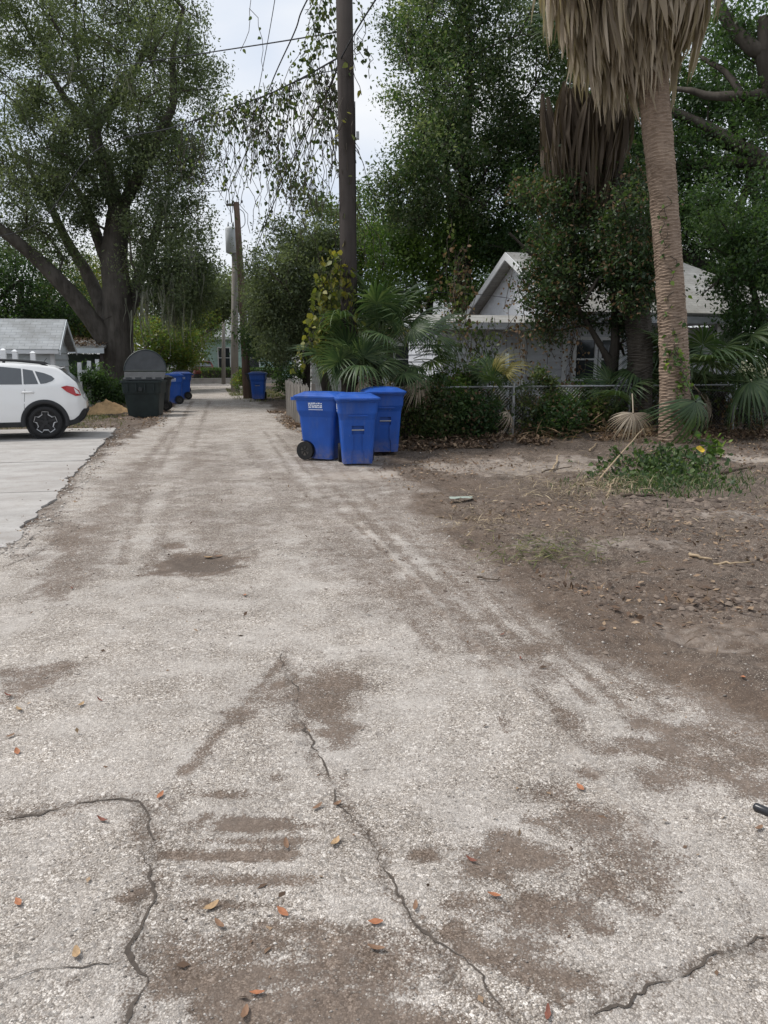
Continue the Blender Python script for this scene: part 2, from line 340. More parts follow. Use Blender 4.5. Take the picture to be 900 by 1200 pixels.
def height(X, Y, mk=None):
    X = np.asarray(X, float); Y = np.asarray(Y, float)
    dirt, st, pale, ck, rg, n1, n2, n3 = mk or masks(X, Y)
    T = X*cA + Y*sA; S = -X*sA + Y*cA
    h = (n1-.5)*.02 + (fbm(X*.6, Y*.6, 3)-.5)*.05*sstep(2, 8, Y)
    h = h + dirt*((fbm(X*2.2+8, Y*2.2, 5)-.5)*.16*sstep(2.0, 4.5, Y) + (n2-.5)*.06 + (n3-.5)*.012)
    h = h - .008*ck - .006*np.minimum(st, 1)*(1-dirt) + rg*.008
    pc = G(790, 525); r2 = (X-pc.x)**2+(Y-pc.y)**2
    h = h + .16*np.exp(-r2/1.6)
    ph = pb(237, 660, 40, 12); h = h - .03*np.exp(-(((X-ph[0])/ph[2])**2+((Y-ph[1])/ph[3])**2)*1.5)
    fs = np.exp(-((S-14.3)/.5)**2)*sstep(3.2, 4.2, T)*sstep(12.5, 11, T); h = h + .10*fs*(.6+.8*n1)
    # flat seat for the driveway
    dz = sstep(-1.5, -2.0, T)*sstep(6.4, 7.2, S)*sstep(20.2, 19.6, S); h = h*(1-dz) - .02*dz
    return h
def hz(x, y): return float(height(np.array([x]), np.array([y]))[0])

def ground_mat():
    m, nt, out = newmat('ground_surface'); co = objco(nt); L = nt.links.new
    def att(n): return N(nt, 'ShaderNodeAttribute', attribute_name=n).outputs['Fac']
    dirt, st, pale, ck = att('dirt'), att('stain'), att('pale'), att('crack')
    def vor(scale, feat='F1', rnd=1):
        v = N(nt, 'ShaderNodeTexVoronoi', feature=feat); v.inputs['Scale'].default_value = scale; L(co, v.inputs['Vector']); return v
    v1 = vor(190); v2 = vor(95); v3 = vor(240)
    sep = N(nt, 'ShaderNodeSeparateColor'); L(v1.outputs['Color'], sep.inputs[0])
    sep2 = N(nt, 'ShaderNodeSeparateColor'); L(v2.outputs['Color'], sep2.inputs[0])
    sep3 = N(nt, 'ShaderNodeSeparateColor'); L(v3.outputs['Color'], sep3.inputs[0])
    big = noise(nt, co, .9, 5, .6); med = noise(nt, co, 5, 5, .6); fine = noise(nt, co, 38, 4, .65); vf = noise(nt, co, 140, 3, .6)
    # weathered chip-stone asphalt
    stone = ramp(nt, sep.outputs[0], [(0, (.20, .180, .162)), (.25, (.35, .321, .293)), (.6, (.46, .427, .392)), (.85, (.58, .545, .505)), (1, (.80, .77, .73))])
    stone2 = ramp(nt, sep2.outputs[1], [(0, (.25, .235, .22)), (.6, (.44, .415, .392)), (1, (.84, .815, .78))])
    gapd = ramp(nt, v1.outputs['Distance'], [(.35, (1, 1, 1)), (.75, (.55, .53, .5))])
    asp = mixc(nt, 1.0, mixc(nt, math_(nt, 'GREATER_THAN', sep2.outputs[0], .72), stone, stone2), gapd, 'MULTIPLY')
    asp = mixc(nt, 1.0, asp, ramp(nt, big, [(.3, (.84, .82, .80)), (.7, (1.18, 1.16, 1.14))]), 'MULTIPLY')
    asp = mixc(nt, 1.0, asp, ramp(nt, med, [(.25, (.78, .76, .74)), (.75, (1.15, 1.14, 1.13))]), 'MULTIPLY')
    # fine pale dust over the asphalt
    dust = mixc(nt, fine, (.43, .397, .365), (.57, .532, .49))
    asp = mixc(nt, ramp(nt, noise(nt, co, 2.3, 5, .65), [(.42, (0, 0, 0)), (.7, (.7, .7, .7))]), asp, dust)
    # yard soil
    soil = ramp(nt, noise(nt, co, 11, 6, .7), [(.25, (.050, .039, .032)), (.5, (.103, .082, .067)), (.75, (.20, .163, .134))])
    soil = mixc(nt, 1.0, soil, ramp(nt, noise(nt, co, 1.6, 4, .6), [(.3, (.72, .70, .69)), (.7, (1.25, 1.22, 1.2))]), 'MULTIPLY')
    soil = mixc(nt, math_(nt, 'GREATER_THAN', sep3.outputs[0], .93), soil, mixc(nt, sep3.outputs[1], (.2, .16, .125), (.46, .41, .35)))
    # dirt film spread over the paving
    def thr(a, k, amp, n): return math_(nt, 'ADD', math_(nt, 'MULTIPLY', math_(nt, 'ADD', a, math_(nt, 'MULTIPLY', math_(nt, 'SUBTRACT', n, .5), amp)), k), (1-k)/2, True)
    dm = thr(dirt, 1.6, 1.0, fine)
    col = mixc(nt, dm, asp, soil)
    dark = ramp(nt, fine, [(.3, (.062, .045, .035)), (.7, (.145, .108, .084))])
    sm0 = math_(nt, 'MULTIPLY', st, math_(nt, 'ADD', .75, math_(nt, 'MULTIPLY', med, .6)))
    gr = math_(nt, 'MULTIPLY', math_(nt, 'SUBTRACT', sep.outputs[1], .5), .75)
    gr = math_(nt, 'ADD', gr, math_(nt, 'MULTIPLY', math_(nt, 'SUBTRACT', noise(nt, co, 30, 6, .75), .5), 1.7))
    gr = math_(nt, 'ADD', gr, math_(nt, 'MULTIPLY', math_(nt, 'SUBTRACT', noise(nt, co, 7, 5, .65), .5), .9))
    sm = math_(nt, 'MULTIPLY', math_(nt, 'SUBTRACT', math_(nt, 'SUBTRACT', sm0, gr), .22), 2.1, True)
    sm = math_(nt, 'MULTIPLY', sm, math_(nt, 'SUBTRACT', .86, math_(nt, 'MULTIPLY', dirt, .2)))
    wet = mixc(nt, 1.0, asp, (.36, .285, .235), 'MULTIPLY')
    dark = mixc(nt, ramp(nt, noise(nt, co, 16, 5, .7), [(.35, (.25, .25, .25)), (.65, (.85, .85, .85))]), dark, wet)
    col = mixc(nt, sm, col, dark)
    sand = mixc(nt, fine, (.36, .31, .27), (.54, .48, .42))
    col = mixc(nt, math_(nt, 'MULTIPLY', thr(pale, 1.6, 1.3, noise(nt, co, 9, 6, .7)), .6), col, sand)
    col = mixc(nt, math_(nt, 'MULTIPLY', ck, .85), col, (.05, .042, .036))
    h = math_(nt, 'ADD', math_(nt, 'MULTIPLY', v1.outputs['Distance'], -1.0), math_(nt, 'MULTIPLY', vf, .8))
    h2 = math_(nt, 'ADD', math_(nt, 'MULTIPLY', noise(nt, co, 22, 6, .7), 2.5), math_(nt, 'MULTIPLY', vf, .6))
    hm = N(nt, 'ShaderNodeMix', data_type='FLOAT'); L(math_(nt, 'MAXIMUM', dm, math_(nt, 'MULTIPLY', sm, .8)), hm.inputs[0]); L(h, hm.inputs[2]); L(h2, hm.inputs[3])
    principled(nt, out, col, .93, bumpn(nt, hm.outputs[0], .6, .007), 0, .15)
    return m
M['ground'] = ground_mat()

def grid(tv, sv, hole=None):
    Tg, Sg = np.meshgrid(tv, sv); X = Tg*cA - Sg*sA; Y = Tg*sA + Sg*cA
    mk = masks(X, Y); Z = height(X, Y, mk)
    V = np.stack([X, Y, Z], -1).reshape(-1, 3); nt_, ns = len(tv), len(sv)
    idx = np.arange(ns*nt_).reshape(ns, nt_)
    F = np.stack([idx[:-1, :-1], idx[:-1, 1:], idx[1:, 1:], idx[1:, :-1]], -1).reshape(-1, 4)
    tc_ = ((Tg[:-1, :-1]+Tg[1:, 1:])/2).ravel(); scc = ((Sg[:-1, :-1]+Sg[1:, 1:])/2).ravel()
    keep = np.ones(len(F), bool)
    if hole: keep = ~((tc_ > hole[0]) & (tc_ < hole[1]) & (scc > hole[2]) & (scc < hole[3]))
    dm = mk[0]; fd = ((dm[:-1, :-1]+dm[1:, 1:])/2).ravel()
    return V, F[keep], fd[keep], [q.ravel() for q in mk[:4]]
NT0, NT1, NS0, NS1 = -2.6, 3.4, .7, 7.3
g1 = grid(np.arange(NT0, NT1+.001, .0195), np.arange(NS0, NS1+.001, .0195))
nt1, ns1 = NT0 + .0195*(len(np.arange(NT0, NT1+.001, .0195))-1), NS0 + .0195*(len(np.arange(NS0, NS1+.001, .0195))-1)
tv = np.concatenate([np.linspace(-26, -5, 60)[:-1], np.linspace(-5, NT0, 40)[:-1], np.linspace(NT0, nt1, 92)[:-1], np.linspace(nt1, 13, 140)[:-1], np.linspace(13, 30, 50)])
sv = np.concatenate([np.linspace(-8, NS0, 30)[:-1], np.linspace(NS0, ns1, 100)[:-1], np.linspace(ns1, 22, 210)[:-1], np.linspace(22, 75, 160)])
g2 = grid(tv, sv, (NT0, nt1, NS0, ns1))
Vc = np.concatenate([g1[0], g2[0]]); Fc = np.concatenate([g1[1], g2[1]+len(g1[0])]); fd = np.concatenate([g1[2], g2[2]])
at_ = [np.concatenate([a, b]) for a, b in zip(g1[3], g2[3])]
for nm, sel in (('alley', fd < .5), ('yard_ground', fd >= .5)):
    f = Fc[sel]; used = np.unique(f); rem = np.zeros(len(Vc), int); rem[used] = np.arange(len(used))
    o = link(nm, npmesh(nm, Vc[used], rem[f], M['ground'], smooth=True, attrs=dict(dirt=at_[0][used], stain=at_[1][used], pale=at_[2][used], crack=at_[3][used])))
    tag(o, kind='structure')
tag(MB().add([(-900, -900, -.12), (900, -900, -.12), (900, 900, -.12), (-900, 900, -.12)], [(0, 1, 2, 3)]).build('ground', plain('far_ground', (.12, .115, .06), .95, .4, .4)), kind='structure')

def crack_strips():
    R = rng(55); al = bpy.data.objects['alley']; mt_ = plain('crack_soil', (.085, .070, .058), .95, .4, 40)
    for pts, w_, k in CRACKS[:4]+CRACKS[8:9]:
        c = bez([G(*p) for p in pts], 6); ln = sum((c[i+1]-c[i]).length for i in range(len(c)-1)); cum = [0]
        for i in range(len(c)-1): cum.append(cum[-1]+(c[i+1]-c[i]).length)
        n = max(12, int(ln/.012)); d = np.linspace(0, ln, n); X = np.interp(d, cum, [q.x for q in c]); Y = np.interp(d, cum, [q.y for q in c])
        sd = R.rand()*50
        X = X+(fbm(d*6+sd, d*0+2, 3)-.5)*.10+(fbm(d*35+sd, d*0+9, 3)-.5)*.022; Y = Y+(fbm(d*6+sd, d*0+22, 3)-.5)*.10+(fbm(d*35+sd, d*0+29, 3)-.5)*.022
        tx, ty = np.gradient(X), np.gradient(Y); l_ = np.hypot(tx, ty)+1e-9; nx, ny = -ty/l_, tx/l_
        wd = w_*k*(.03+.62*np.clip(fbm(d*9+sd, d*0+40, 4)-.33, 0, 1)*1.6); wd[:3] *= .3; wd[-3:] *= .3
        rows = []
        for sgn in (1, -1):
            ww = wd*(.6+.8*fbm(d*60+sd*sgn, d*0+60, 2)); rows.append((X+nx*ww*sgn, Y+ny*ww*sgn))
        V = np.concatenate([np.stack([x, y, height(x, y)+.003], -1) for x, y in rows]); i = np.arange(n-1)
        F = np.stack([i, i+1, i+1+n, i+n], -1); link('crack', npmesh('crack', V, F, mt_), al)
crack_strips()

# ------------------------------------------------------------------ concrete driveway in slabs
def concrete_mat():
    m, nt, out = newmat('driveway_concrete'); co = objco(nt)
    n = noise(nt, co, 1.1, 6, .65, (1, 2.5, 1)); f = noise(nt, co, 60, 4, .6); s_ = noise(nt, co, 4, 6, .7)
    c = ramp(nt, n, [(.3, (.32, .303, .285)), (.7, (.47, .452, .43))])
    c = mixc(nt, 1.0, c, ramp(nt, f, [(.2, (.8, .8, .8)), (.8, (1.12, 1.12, 1.12))]), 'MULTIPLY')
    c = mixc(nt, ramp(nt, s_, [(.5, (0, 0, 0)), (.75, (.75, .75, .75))]), c, (.26, .232, .205))
    c = mixc(nt, ramp(nt, noise(nt, co, .7, 4, .6), [(.45, (0, 0, 0)), (.75, (.5, .5, .5))]), c, (.30, .27, .245))
    principled(nt, out, c, .9, bumpn(nt, f, .3, .004), 0, .2); return m
M['concrete'] = concrete_mat()
drv = empty('driveway', A(-6, 13), AL); tag(drv, kind='structure')
rs = random.Random(4)
for i, (s0, s1) in enumerate([(7.05, 10.0), (10.03, 13.0), (13.03, 16.0), (16.03, 19.3)]):
    for j, (t0, t1) in enumerate([(-11.5, -8.6), (-8.57, -5.6), (-5.57, -1.8)]):
        mb = MB(); ns = 90; z1 = .006+rs.uniform(-.003, .003)
        edge = []
        for k in range(ns+1):
            s = s0+(s1-s0)*k/ns
            te = t1 if j < 2 else (np.interp(s, [7, 13, 19.5], [-1.72, -1.9, -2.08]) + (mnoise.noise((s*1.3, 3, 0))*.13+mnoise.noise((s*4, 1, 0))*.07+mnoise.noise((s*14, 6, 0))*.015))
            edge.append((te, s))
        for k in range(ns):
            (ta, sa), (tb, sb) = edge[k], edge[k+1]
            mb.add([(t0+6, sa-13, z1), (ta+6, sa-13, z1), (tb+6, sb-13, z1), (t0+6, sb-13, z1)], [(0, 1, 2, 3)])
            mb.add([(ta+6, sa-13, -.1), (tb+6, sb-13, -.1), (tb+6, sb-13, z1), (ta+6, sa-13, z1)], [(0, 1, 2, 3)])
        for sa, fl in ((s0, 0), (s1, 1)):
            e_ = edge[0] if fl == 0 else edge[-1]
            mb.add([(t0+6, sa-13, -.1), (e_[0]+6, sa-13, -.1), (e_[0]+6, sa-13, z1), (t0+6, sa-13, z1)], [(0, 1, 2, 3)])
        mb.build('slab', M['concrete'], drv)

# ------------------------------------------------------------------ leaves / trees
def leafset(R, centers, size, normal_up=.5, aspect=.5, droop=0., dirs=None):
    """rhombic leaves (two triangles each, folded) -> V, F"""
    n = len(centers)
    d = R.normal(size=(n, 3)) if dirs is None else dirs + R.normal(size=(n, 3))*.35
    d[:, 2] -= droop; d /= np.linalg.norm(d, axis=1)[:, None]
    u = R.normal(size=(n, 3)); u[:, 2] += normal_up*2
    s = np.cross(d, u); s /= (np.linalg.norm(s, axis=1)[:, None]+1e-9)
    nn = np.cross(s, d)
    L_ = (size*(.5+1.0*R.rand(n)**1.3))[:, None]; W = L_*aspect*(.75+.5*R.rand(n)[:, None])
    a = centers; b = centers + d*L_*.5 + s*W*.5 + nn*L_*.06; c = centers + d*L_; e = centers + d*L_*.5 - s*W*.5 + nn*L_*.06
    V = np.stack([a, b, c, e], 1).reshape(-1, 3); F = np.arange(n*4).reshape(n, 4)
    return V, F
def clump_leaves(R, cs, per, rad, size, flat=.7, shell=0):
    n = len(cs); k = per
    off = R.normal(size=(n, k, 3)); ln = np.linalg.norm(off, axis=2)[:, :, None]
    off = off/ln*(R.rand(n, k, 1)**.45)*rad*(.6+.8*R.rand(n, 1, 1))
    off[:, :, 2] *= flat
    off += (R.normal(size=(n, k, 3))*rad*.22)
    ce = (cs[:, None, :]+off).reshape(-1, 3)
    base = R.rand(n, 1)*.62
    ti = np.clip(base + R.rand(n, k)*.36 + (off[:, :, 2]/(rad*flat))*.10, 0, 1).ravel()
    return ce, ti
def ell_points(R, center, radii, n, inner=.35):
    d = R.normal(size=(n, 3)); d /= np.linalg.norm(d, axis=1)[:, None]
    r = (inner**3 + (1-inner**3)*R.rand(n))**(1/3)
    return np.array(center) + d*r[:, None]*np.array(radii)
class Tree:
    def __init__(s, limbs):
        s.p = []; s.par = []; s.lim = []; s.path = []; s.lr = []
        for pts, rad, att in limbs:
            prev = att if att is None else s.nearest(pts[0])
            if prev is not None and (s.p[prev]-np.array(pts[0])).__abs__().sum() < 1e-3: pts = pts[1:]; rad = rad[1:]
            for q, r in zip(pts, rad):
                q = np.array(q, float)
                s.path.append(0 if prev is None else s.path[prev]+np.linalg.norm(q-s.p[prev]))
                s.p.append(q); s.par.append(-1 if prev is None else prev); s.lr.append(r); prev = len(s.p)-1
    def nearest(s, q): return int(np.argmin([np.linalg.norm(np.array(q)-p) for p in s.p]))
    def grow(s, pts, R, step=.7, sag=.08, wgt=.35, first=1):
        order = np.argsort([min(np.linalg.norm(q-p) for p in s.p) for q in pts])
        for i in order:
            q = pts[i]; Pn = np.array(s.p); d = np.linalg.norm(Pn-q, axis=1) + wgt*np.array(s.path)
            d[:first] += 50
            j = int(np.argmin(d)); a = s.p[j]; ln = np.linalg.norm(q-a); m = max(1, int(ln/step)); prev = j
            for k in range(1, m+1):
                f = k/m; x = a+(q-a)*f; x = x + R.normal(size=3)*.09*step*(1 if k < m else 0); x[2] += sag*ln*math.sin(f*math.pi)
                s.path.append(s.path[prev]+np.linalg.norm(x-s.p[prev])); s.p.append(x); s.par.append(prev); s.lr.append(0); prev = len(s.p)-1
    def mesh(s, tip=.012, e=2.3, n=6):
        m = len(s.p); acc = np.zeros(m); ch = [0]*m
        for i in range(m-1, -1, -1):
            if acc[i] == 0: acc[i] = tip**e
            if s.par[i] >= 0: acc[s.par[i]] += acc[i]; ch[s.par[i]] += 1
        r = acc**(1/e); r = np.array([max(a, b) if b else a for a, b in zip(r, s.lr)])
        r = np.array([s.lr[i] if s.lr[i] else r[i] for i in range(m)])
        for i in range(m):
            if s.par[i] >= 0 and not s.lr[i]: r[i] = min(r[i], r[s.par[i]]*.85)
        V = []; F = []
        for i in range(m):
            j = s.par[i]
            if j < 0: continue
            a, b = s.p[j], s.p[i]; d = b-a; L_ = np.linalg.norm(d)
            if L_ < 1e-6: continue
            d = d/L_; up = np.array([0, 0, 1.]) if abs(d[2]) < .9 else np.array([1., 0, 0]); u = np.cross(d, up); u /= np.linalg.norm(u); v = np.cross(d, u)
            nn = n+4 if r[j] > .12 else (n if r[j] > .03 else 4)
            ang = np.arange(nn)*2*math.pi/nn; b0 = len(V)
            a2 = a - d*r[j]*.25
            ra = r[j] if s.lr[i] and s.lr[j] else min(r[j], r[i]*1.25)
            V += list(a2+(np.cos(ang)[:, None]*u+np.sin(ang)[:, None]*v)*ra)+list(b+(np.cos(ang)[:, None]*u+np.sin(ang)[:, None]*v)*r[i])
            F += [(b0+k, b0+(k+1) % nn, b0+nn+(k+1) % nn, b0+nn+k) for k in range(nn)]
        return np.array(V), np.array(F)
def twigs(R, cs, rad, per=5, r=.006):
    n = len(cs)*per; c = np.repeat(cs, per, 0); d = R.normal(size=(n, 3)); d /= np.linalg.norm(d, axis=1)[:, None]
    e = c+d*rad*(.6+.7*R.rand(n, 1)); s_ = np.cross(d, R.normal(size=(n, 3))); s_ /= np.linalg.norm(s_, axis=1)[:, None]; q = np.cross(d, s_)
    V = np.stack([c+s_*r, c-s_*r*.5+q*r*.87, c-s_*r*.5-q*r*.87, e], 1).reshape(-1, 3)
    b = np.arange(n)[:, None]*4
    F = np.concatenate([b+np.array([0, 1, 3]), b+np.array([1, 2, 3]), b+np.array([2, 0, 3])])
    return V, F
def tree(name, label, base, limbs, blobs, leaf, size, per, rad, barkm, seed, group=None, cat='tree', aspect=.5, flat=.7, wgt=.35, moss=0, up=.5, tip=.012, inner=.35, twig=5, extra_leaf=None):
    R = rng(seed); base = Vector(base)
    root = empty(name, base, 0, label, cat, group)
    T = Tree(limbs); b = np.array(base)
    pts = np.concatenate([ell_points(R, c, r, n, inner) for c, r, n in blobs])
    pts = pts[pts[:, 2] > .25]
    T.grow(pts, R, wgt=wgt, first=2 if len(limbs[0][0]) > 2 else 1)
    V, F = T.mesh(tip)
    # rough the bark outline of stout limbs
    V = V + (R.rand(*V.shape)-.5)*.03*np.minimum(1, 1.0)
    link('trunk', npmesh('trunk', V-b, F, barkm, smooth=True), root)
    if twig:
        tv_, tf_ = twigs(R, pts, rad*1.1, twig); link('twigs', npmesh('twigs', tv_-b, tf_, M['twig']), root)['kind'] = 'stuff'
    ce, ti = clump_leaves(R, pts, per, rad, size, flat)
    V, F = leafset(R, ce, size, up, aspect)
    if extra_leaf:
        k = int(len(F)*extra_leaf[1]); sel = R.permutation(len(F)); F2 = F[sel[:k]]; 
        link('dry_leaves', npmesh('dry_leaves', V-b, F2, extra_leaf[0], ti[sel[:k]]), root)
        F = F[sel[k:]]; ti = ti[sel[k:]]
    link('crown', npmesh('crown', V-b, F, leaf, ti), root)
    return root, pts
def limb(pts, r0, r1, att=None, n=4):
    q = bez(pts, n); k = len(q); return ([tuple(x) for x in q], [r0+(r1-r0)*i/(k-1) for i in range(k)], att)

# ---- the big live oak on the left
YO = 30.0
ob = P(138, 470, YO); ob.z = 0
def O(px, py, dy=0): return P(px, py, YO+dy)
limbs = [limb([ob+Vector((0, 0, -.1)), O(137, 440), O(137, 400), O(138, 350), O(134, 300), O(140, 250)], .72, .42),
    limb([O(138, 410), O(122, 395, -.3), O(88, 350, -.8), O(45, 305, -1.4), O(5, 272, -2), O(-40, 235, -2.5)], .42, .13, 1),
    limb([O(138, 385), O(122, 365, .4), O(102, 320, 1), O(80, 285, 1.4), O(58, 240, 1.6), O(30, 190, 2)], .34, .08, 1),
    limb([O(140, 380), O(155, 355, .3), O(165, 320, .5), O(180, 280, .6), O(195, 230, .5)], .30, .12, 1),
    limb([O(137, 330), O(122, 300, 1), O(108, 260, 1.5), O(92, 225, 2), O(70, 205, 2.3), O(15, 180, 2.5)], .26, .06, 1),
    limb([O(140, 250), O(120, 190), O(112, 150, .5), O(140, 110, .7), O(165, 70, .7), O(180, 20, .5)], .30, .06, 1),
    limb([O(140, 250), O(165, 200, -.6), O(190, 150, -.8), O(203, 120, -1), O(203, 60, -1), O(215, 10, -1)], .24, .06, 1),
    limb([O(112, 150, .5), O(80, 120, 1), O(45, 60, 1.2), O(20, 10, 1.2)], .15, .05, 1)]
blobs = [(O(125, 60), (4.6, 4.5, 3.0), 90), (O(192, 90, -.5), (1.7, 3.4, 3.2), 50), (O(40, 90), (3.6, 4.2, 3.2), 62), (O(110, -70), (5.2, 4.6, 2.8), 60), (O(-30, 180), (3.0, 4.2, 3.6), 46),
    (O(202, 285, -.5), (1.5, 2.6, 2.4), 52), (O(190, 205), (1.5, 2.6, 1.8), 30), (O(110, 170), (4.0, 3.6, 1.5), 50), (O(30, 260, -1), (2.6, 3, 1.5), 26), (O(212, 335, -1), (1.2, 2.2, 1.4), 38), (O(110, 215, -1), (2.4, 1.6, 1.0), 20), (O(60, 200, -1), (2.6, 1.6, 1.2), 22)]
oak, opts = tree('live_oak', 'huge spreading live oak with grey forked trunk behind the white car and shed', ob, limbs, blobs, M['oak_leaf'], .104, 365, .68, M['oak_bark'], 11, tip=.016, wgt=.25, inner=.2, aspect=.48)
# hanging moss of the oak
def moss_strands(R, tops, lmin, lmax, parent, origin, mat=None, w=.028):
    Vs = []; Fs = []; ts = []; b = 0
    for p in tops:
        for _ in range(16):
            a = p + R.normal(size=3)*np.array([.25, .25, .18]); ln = R.uniform(lmin, lmax); n = 6; ph = R.rand()*6.28; q = R.normal(size=2); q /= np.linalg.norm(q)
            for k in range(n+1):
                f = k/n; c = a + np.array([math.sin(f*5+ph)*.05, math.cos(f*4+ph)*.05, -ln*f]); ww = w*(1-f*.8)*(.6+.8*R.rand())
                Vs += [c+np.array([q[0]*ww, q[1]*ww, 0]), c-np.array([q[0]*ww, q[1]*ww, 0])]
            Fs += [(b+2*k, b+2*k+1, b+2*k+3, b+2*k+2) for k in range(n)]; ts += [R.rand()]*n; b += 2*(n+1)
    link('hanging_moss', npmesh('hanging_moss', np.array(Vs)-np.array(origin), np.array(Fs), mat or M['moss'], ts), parent)['kind'] = 'stuff'
R = rng(3)
mt = [np.array(O(px+R.normal()*5, py+R.normal()*8, -1.5+R.normal()*.4)) for px, py in ((190, 330), (196, 325), (205, 330), (210, 318), (200, 345), (175, 345), (215, 300), (185, 310), (225, 300), (165, 360), (200, 310), (196, 340))]
moss_strands(R, mt, .5, 1.9, oak, ob)
mt = [p for p in opts if R.rand() < .05]; moss_strands(R, mt, .3, .9, oak, ob)

# ---- helper for ordinary trees: base on the ground, some forked limbs, ellipsoid blobs
def simple_tree(name, label, base, top, blobs, leaf, size, per, rad, r0, seed, forks=4, barkm=None, **k):
    R = rng(seed); base = Vector(base); top = Vector(top); mid = base.lerp(top, .45)+Vector((R.normal()*.2, R.normal()*.2, 0))
    L_ = [limb([base+Vector((0, 0, -.1)), mid, top], r0, r0*.45)]
    cs = [Vector(b[0]) for b in blobs]
    for i in range(forks):
        c = cs[i % len(cs)]+Vector((R.normal()*.8, R.normal()*.8, R.normal()*.5)); st = base.lerp(top, .35+.5*R.rand())
        L_.append(limb([mid if i % 2 else top, (mid if i % 2 else top).lerp(c, .5)+Vector((0, 0, .3)), c], r0*.42, r0*.15, 1))
    return tree(name, label, base, L_, blobs, leaf, size, per, rad, barkm or M['dark_bark'], seed, **k)
def gnd(p): return Vector((p.x, p.y, 0))

# right-hand oaks behind the house
simple_tree('live_oak', 'tall dark oak right of the utility pole, its crown rising above the house gable', gnd(P(540, 400, 27)), P(545, 200, 27),
    [(P(515, 80, 25), (1.5, 3, 2.8), 56), (P(560, 60, 26), (3.0, 3, 3.6), 80), (P(508, 195, 25), (1.4, 2.6, 1.7), 42), (P(560, 190, 26), (2.2, 2.6, 2.2), 46), (P(510, 15, 25), (1.2, 2.6, 1.8), 24), (P(475, 235, 25), (1.1, 1.8, .9), 18), (P(600, -40, 26), (3, 3, 2.5), 34), (P(640, 120, 26), (2.0, 3, 3.0), 50)],
    M['dark_leaf'], .10, 340, .66, .45, 21, moss=1, inner=.15, extra_leaf=(M['oak_leaf'], .5))
simple_tree('broadleaf_tree', 'bright green leafy tree behind the fan palms and utility pole', gnd(P(500, 430, 28)), P(505, 310, 28),
    [(P(505, 290, 27), (1.6, 2, 1.2), 34), (P(540, 275, 27.5), (1.4, 2, 1.3), 28), (P(470, 320, 27), (1.2, 1.8, 1.1), 22), (P(455, 275, 28), (.7, 1.2, .9), 10), (P(570, 300, 28), (1.5, 1.6, 1.2), 20), (P(520, 345, 27), (1.8, 1.6, .8), 22)],
    M['bright_leaf'], .12, 230, .6, .2, 22)
simple_tree('live_oak', 'massive shady oak behind the house on the right, with thick bare limbs', gnd(P(930, 430, 25)), P(900, 190, 24),
    [(P(720, 230, 26), (3.4, 2.4, 2.6), 74), (P(820, 190, 26), (3.2, 2.6, 3.0), 74), (P(880, 260, 24), (2.4, 2.4, 2.6), 64), (P(640, 240, 26), (2.6, 2.2, 2.4), 56), (P(780, 120, 27), (3.6, 2.4, 2.6), 50), (P(880, 60, 26), (2.6, 2, 3.0), 40), (P(700, 120, 27), (3, 2.4, 2.6), 46), (P(880, 350, 23), (1.3, 1.4, 1.0), 22), (P(610, 290, 26), (2, 1.6, 1), 20), (P(865, 30, 20.5), (.8, .6, .5), 7), (P(880, 130, 20.5), (.9, .7, .4), 8)],
    M['dark_leaf'], .12, 255, .75, .5, 23, forks=7, inner=.15)
# thick bare limbs of that oak at the upper right
lt = bpy.data.objects['live_oak.002']
mb = MB()
mb.tube(bez([P(1000, 20, 20), P(930, 45, 20), P(893, 60, 20), P(865, 40, 20.3), P(845, 10, 20.6), P(835, -30, 21)], 5), [.24-.006*i for i in range(26)], 10)
mb.tube(bez([P(1000, 130, 20), P(905, 112, 20), P(870, 112, 20.2), P(835, 112, 20.6), P(800, 105, 21.2), P(740, 90, 22)], 5), [.16-.004*i for i in range(26)], 9)
mb.tube(bez([P(900, 20, 20), P(896, 60, 20), P(905, 112, 20)], 6), [.2]*13, 9)
mb.tube(bez([P(870, 112, 20.2), P(850, 85, 20.6), P(820, 65, 21.2)], 5), [.10-.006*i for i in range(11)], 7)
mb.v = [tuple(Vector(p)+.05*mnoise.noise_vector(Vector(p)*2.3)+.02*mnoise.noise_vector(Vector(p)*9)) for p in mb.v]
mb.build('bare_limb', M['dark_bark'], lt, True, lt.location)
mb2 = MB().tube([P(1000, 20, 20), P(1010, 130, 20.2), P(1000, 300, 21), gnd(P(1000, 430, 21))-Vector((0, 0, .1))], [.3, .36, .4, .5], 10); mb2.build('side_trunk', M['dark_bark'], lt, True, lt.location)
# tree standing in front of the house (dark, half dry)
simple_tree('house_tree', 'dark half-dry leafy tree hiding the middle of the grey house', gnd(A(8.2, 15.6)), P(720, 330, 17.3),
    [(P(690, 325, 16.8), (1.2, 1.0, 1.0), 30), (P(660, 300, 17), (.7, .9, .9), 15), (P(720, 270, 17.4), (1.5, 1.0, 1.1), 32), (P(742, 375, 17), (.35, .5, .7), 9), (P(648, 370, 17), (.4, .6, .7), 9), (P(650, 240, 17.5), (1.0, 1, .8), 18), (P(750, 330, 17.3), (.5, .8, .9), 14), (P(700, 220, 18), (1.6, 1, .9), 24), (P(745, 270, 15.9), (.6, .5, 1.0), 20), (P(738, 340, 15.9), (.5, .4, .8), 14), (P(640, 330, 16.4), (.5, .5, .9), 14)],
    M['shade_leaf'], .085, 230, .40, .16, 24, extra_leaf=(M['brown_leaf'], .13), inner=.1)
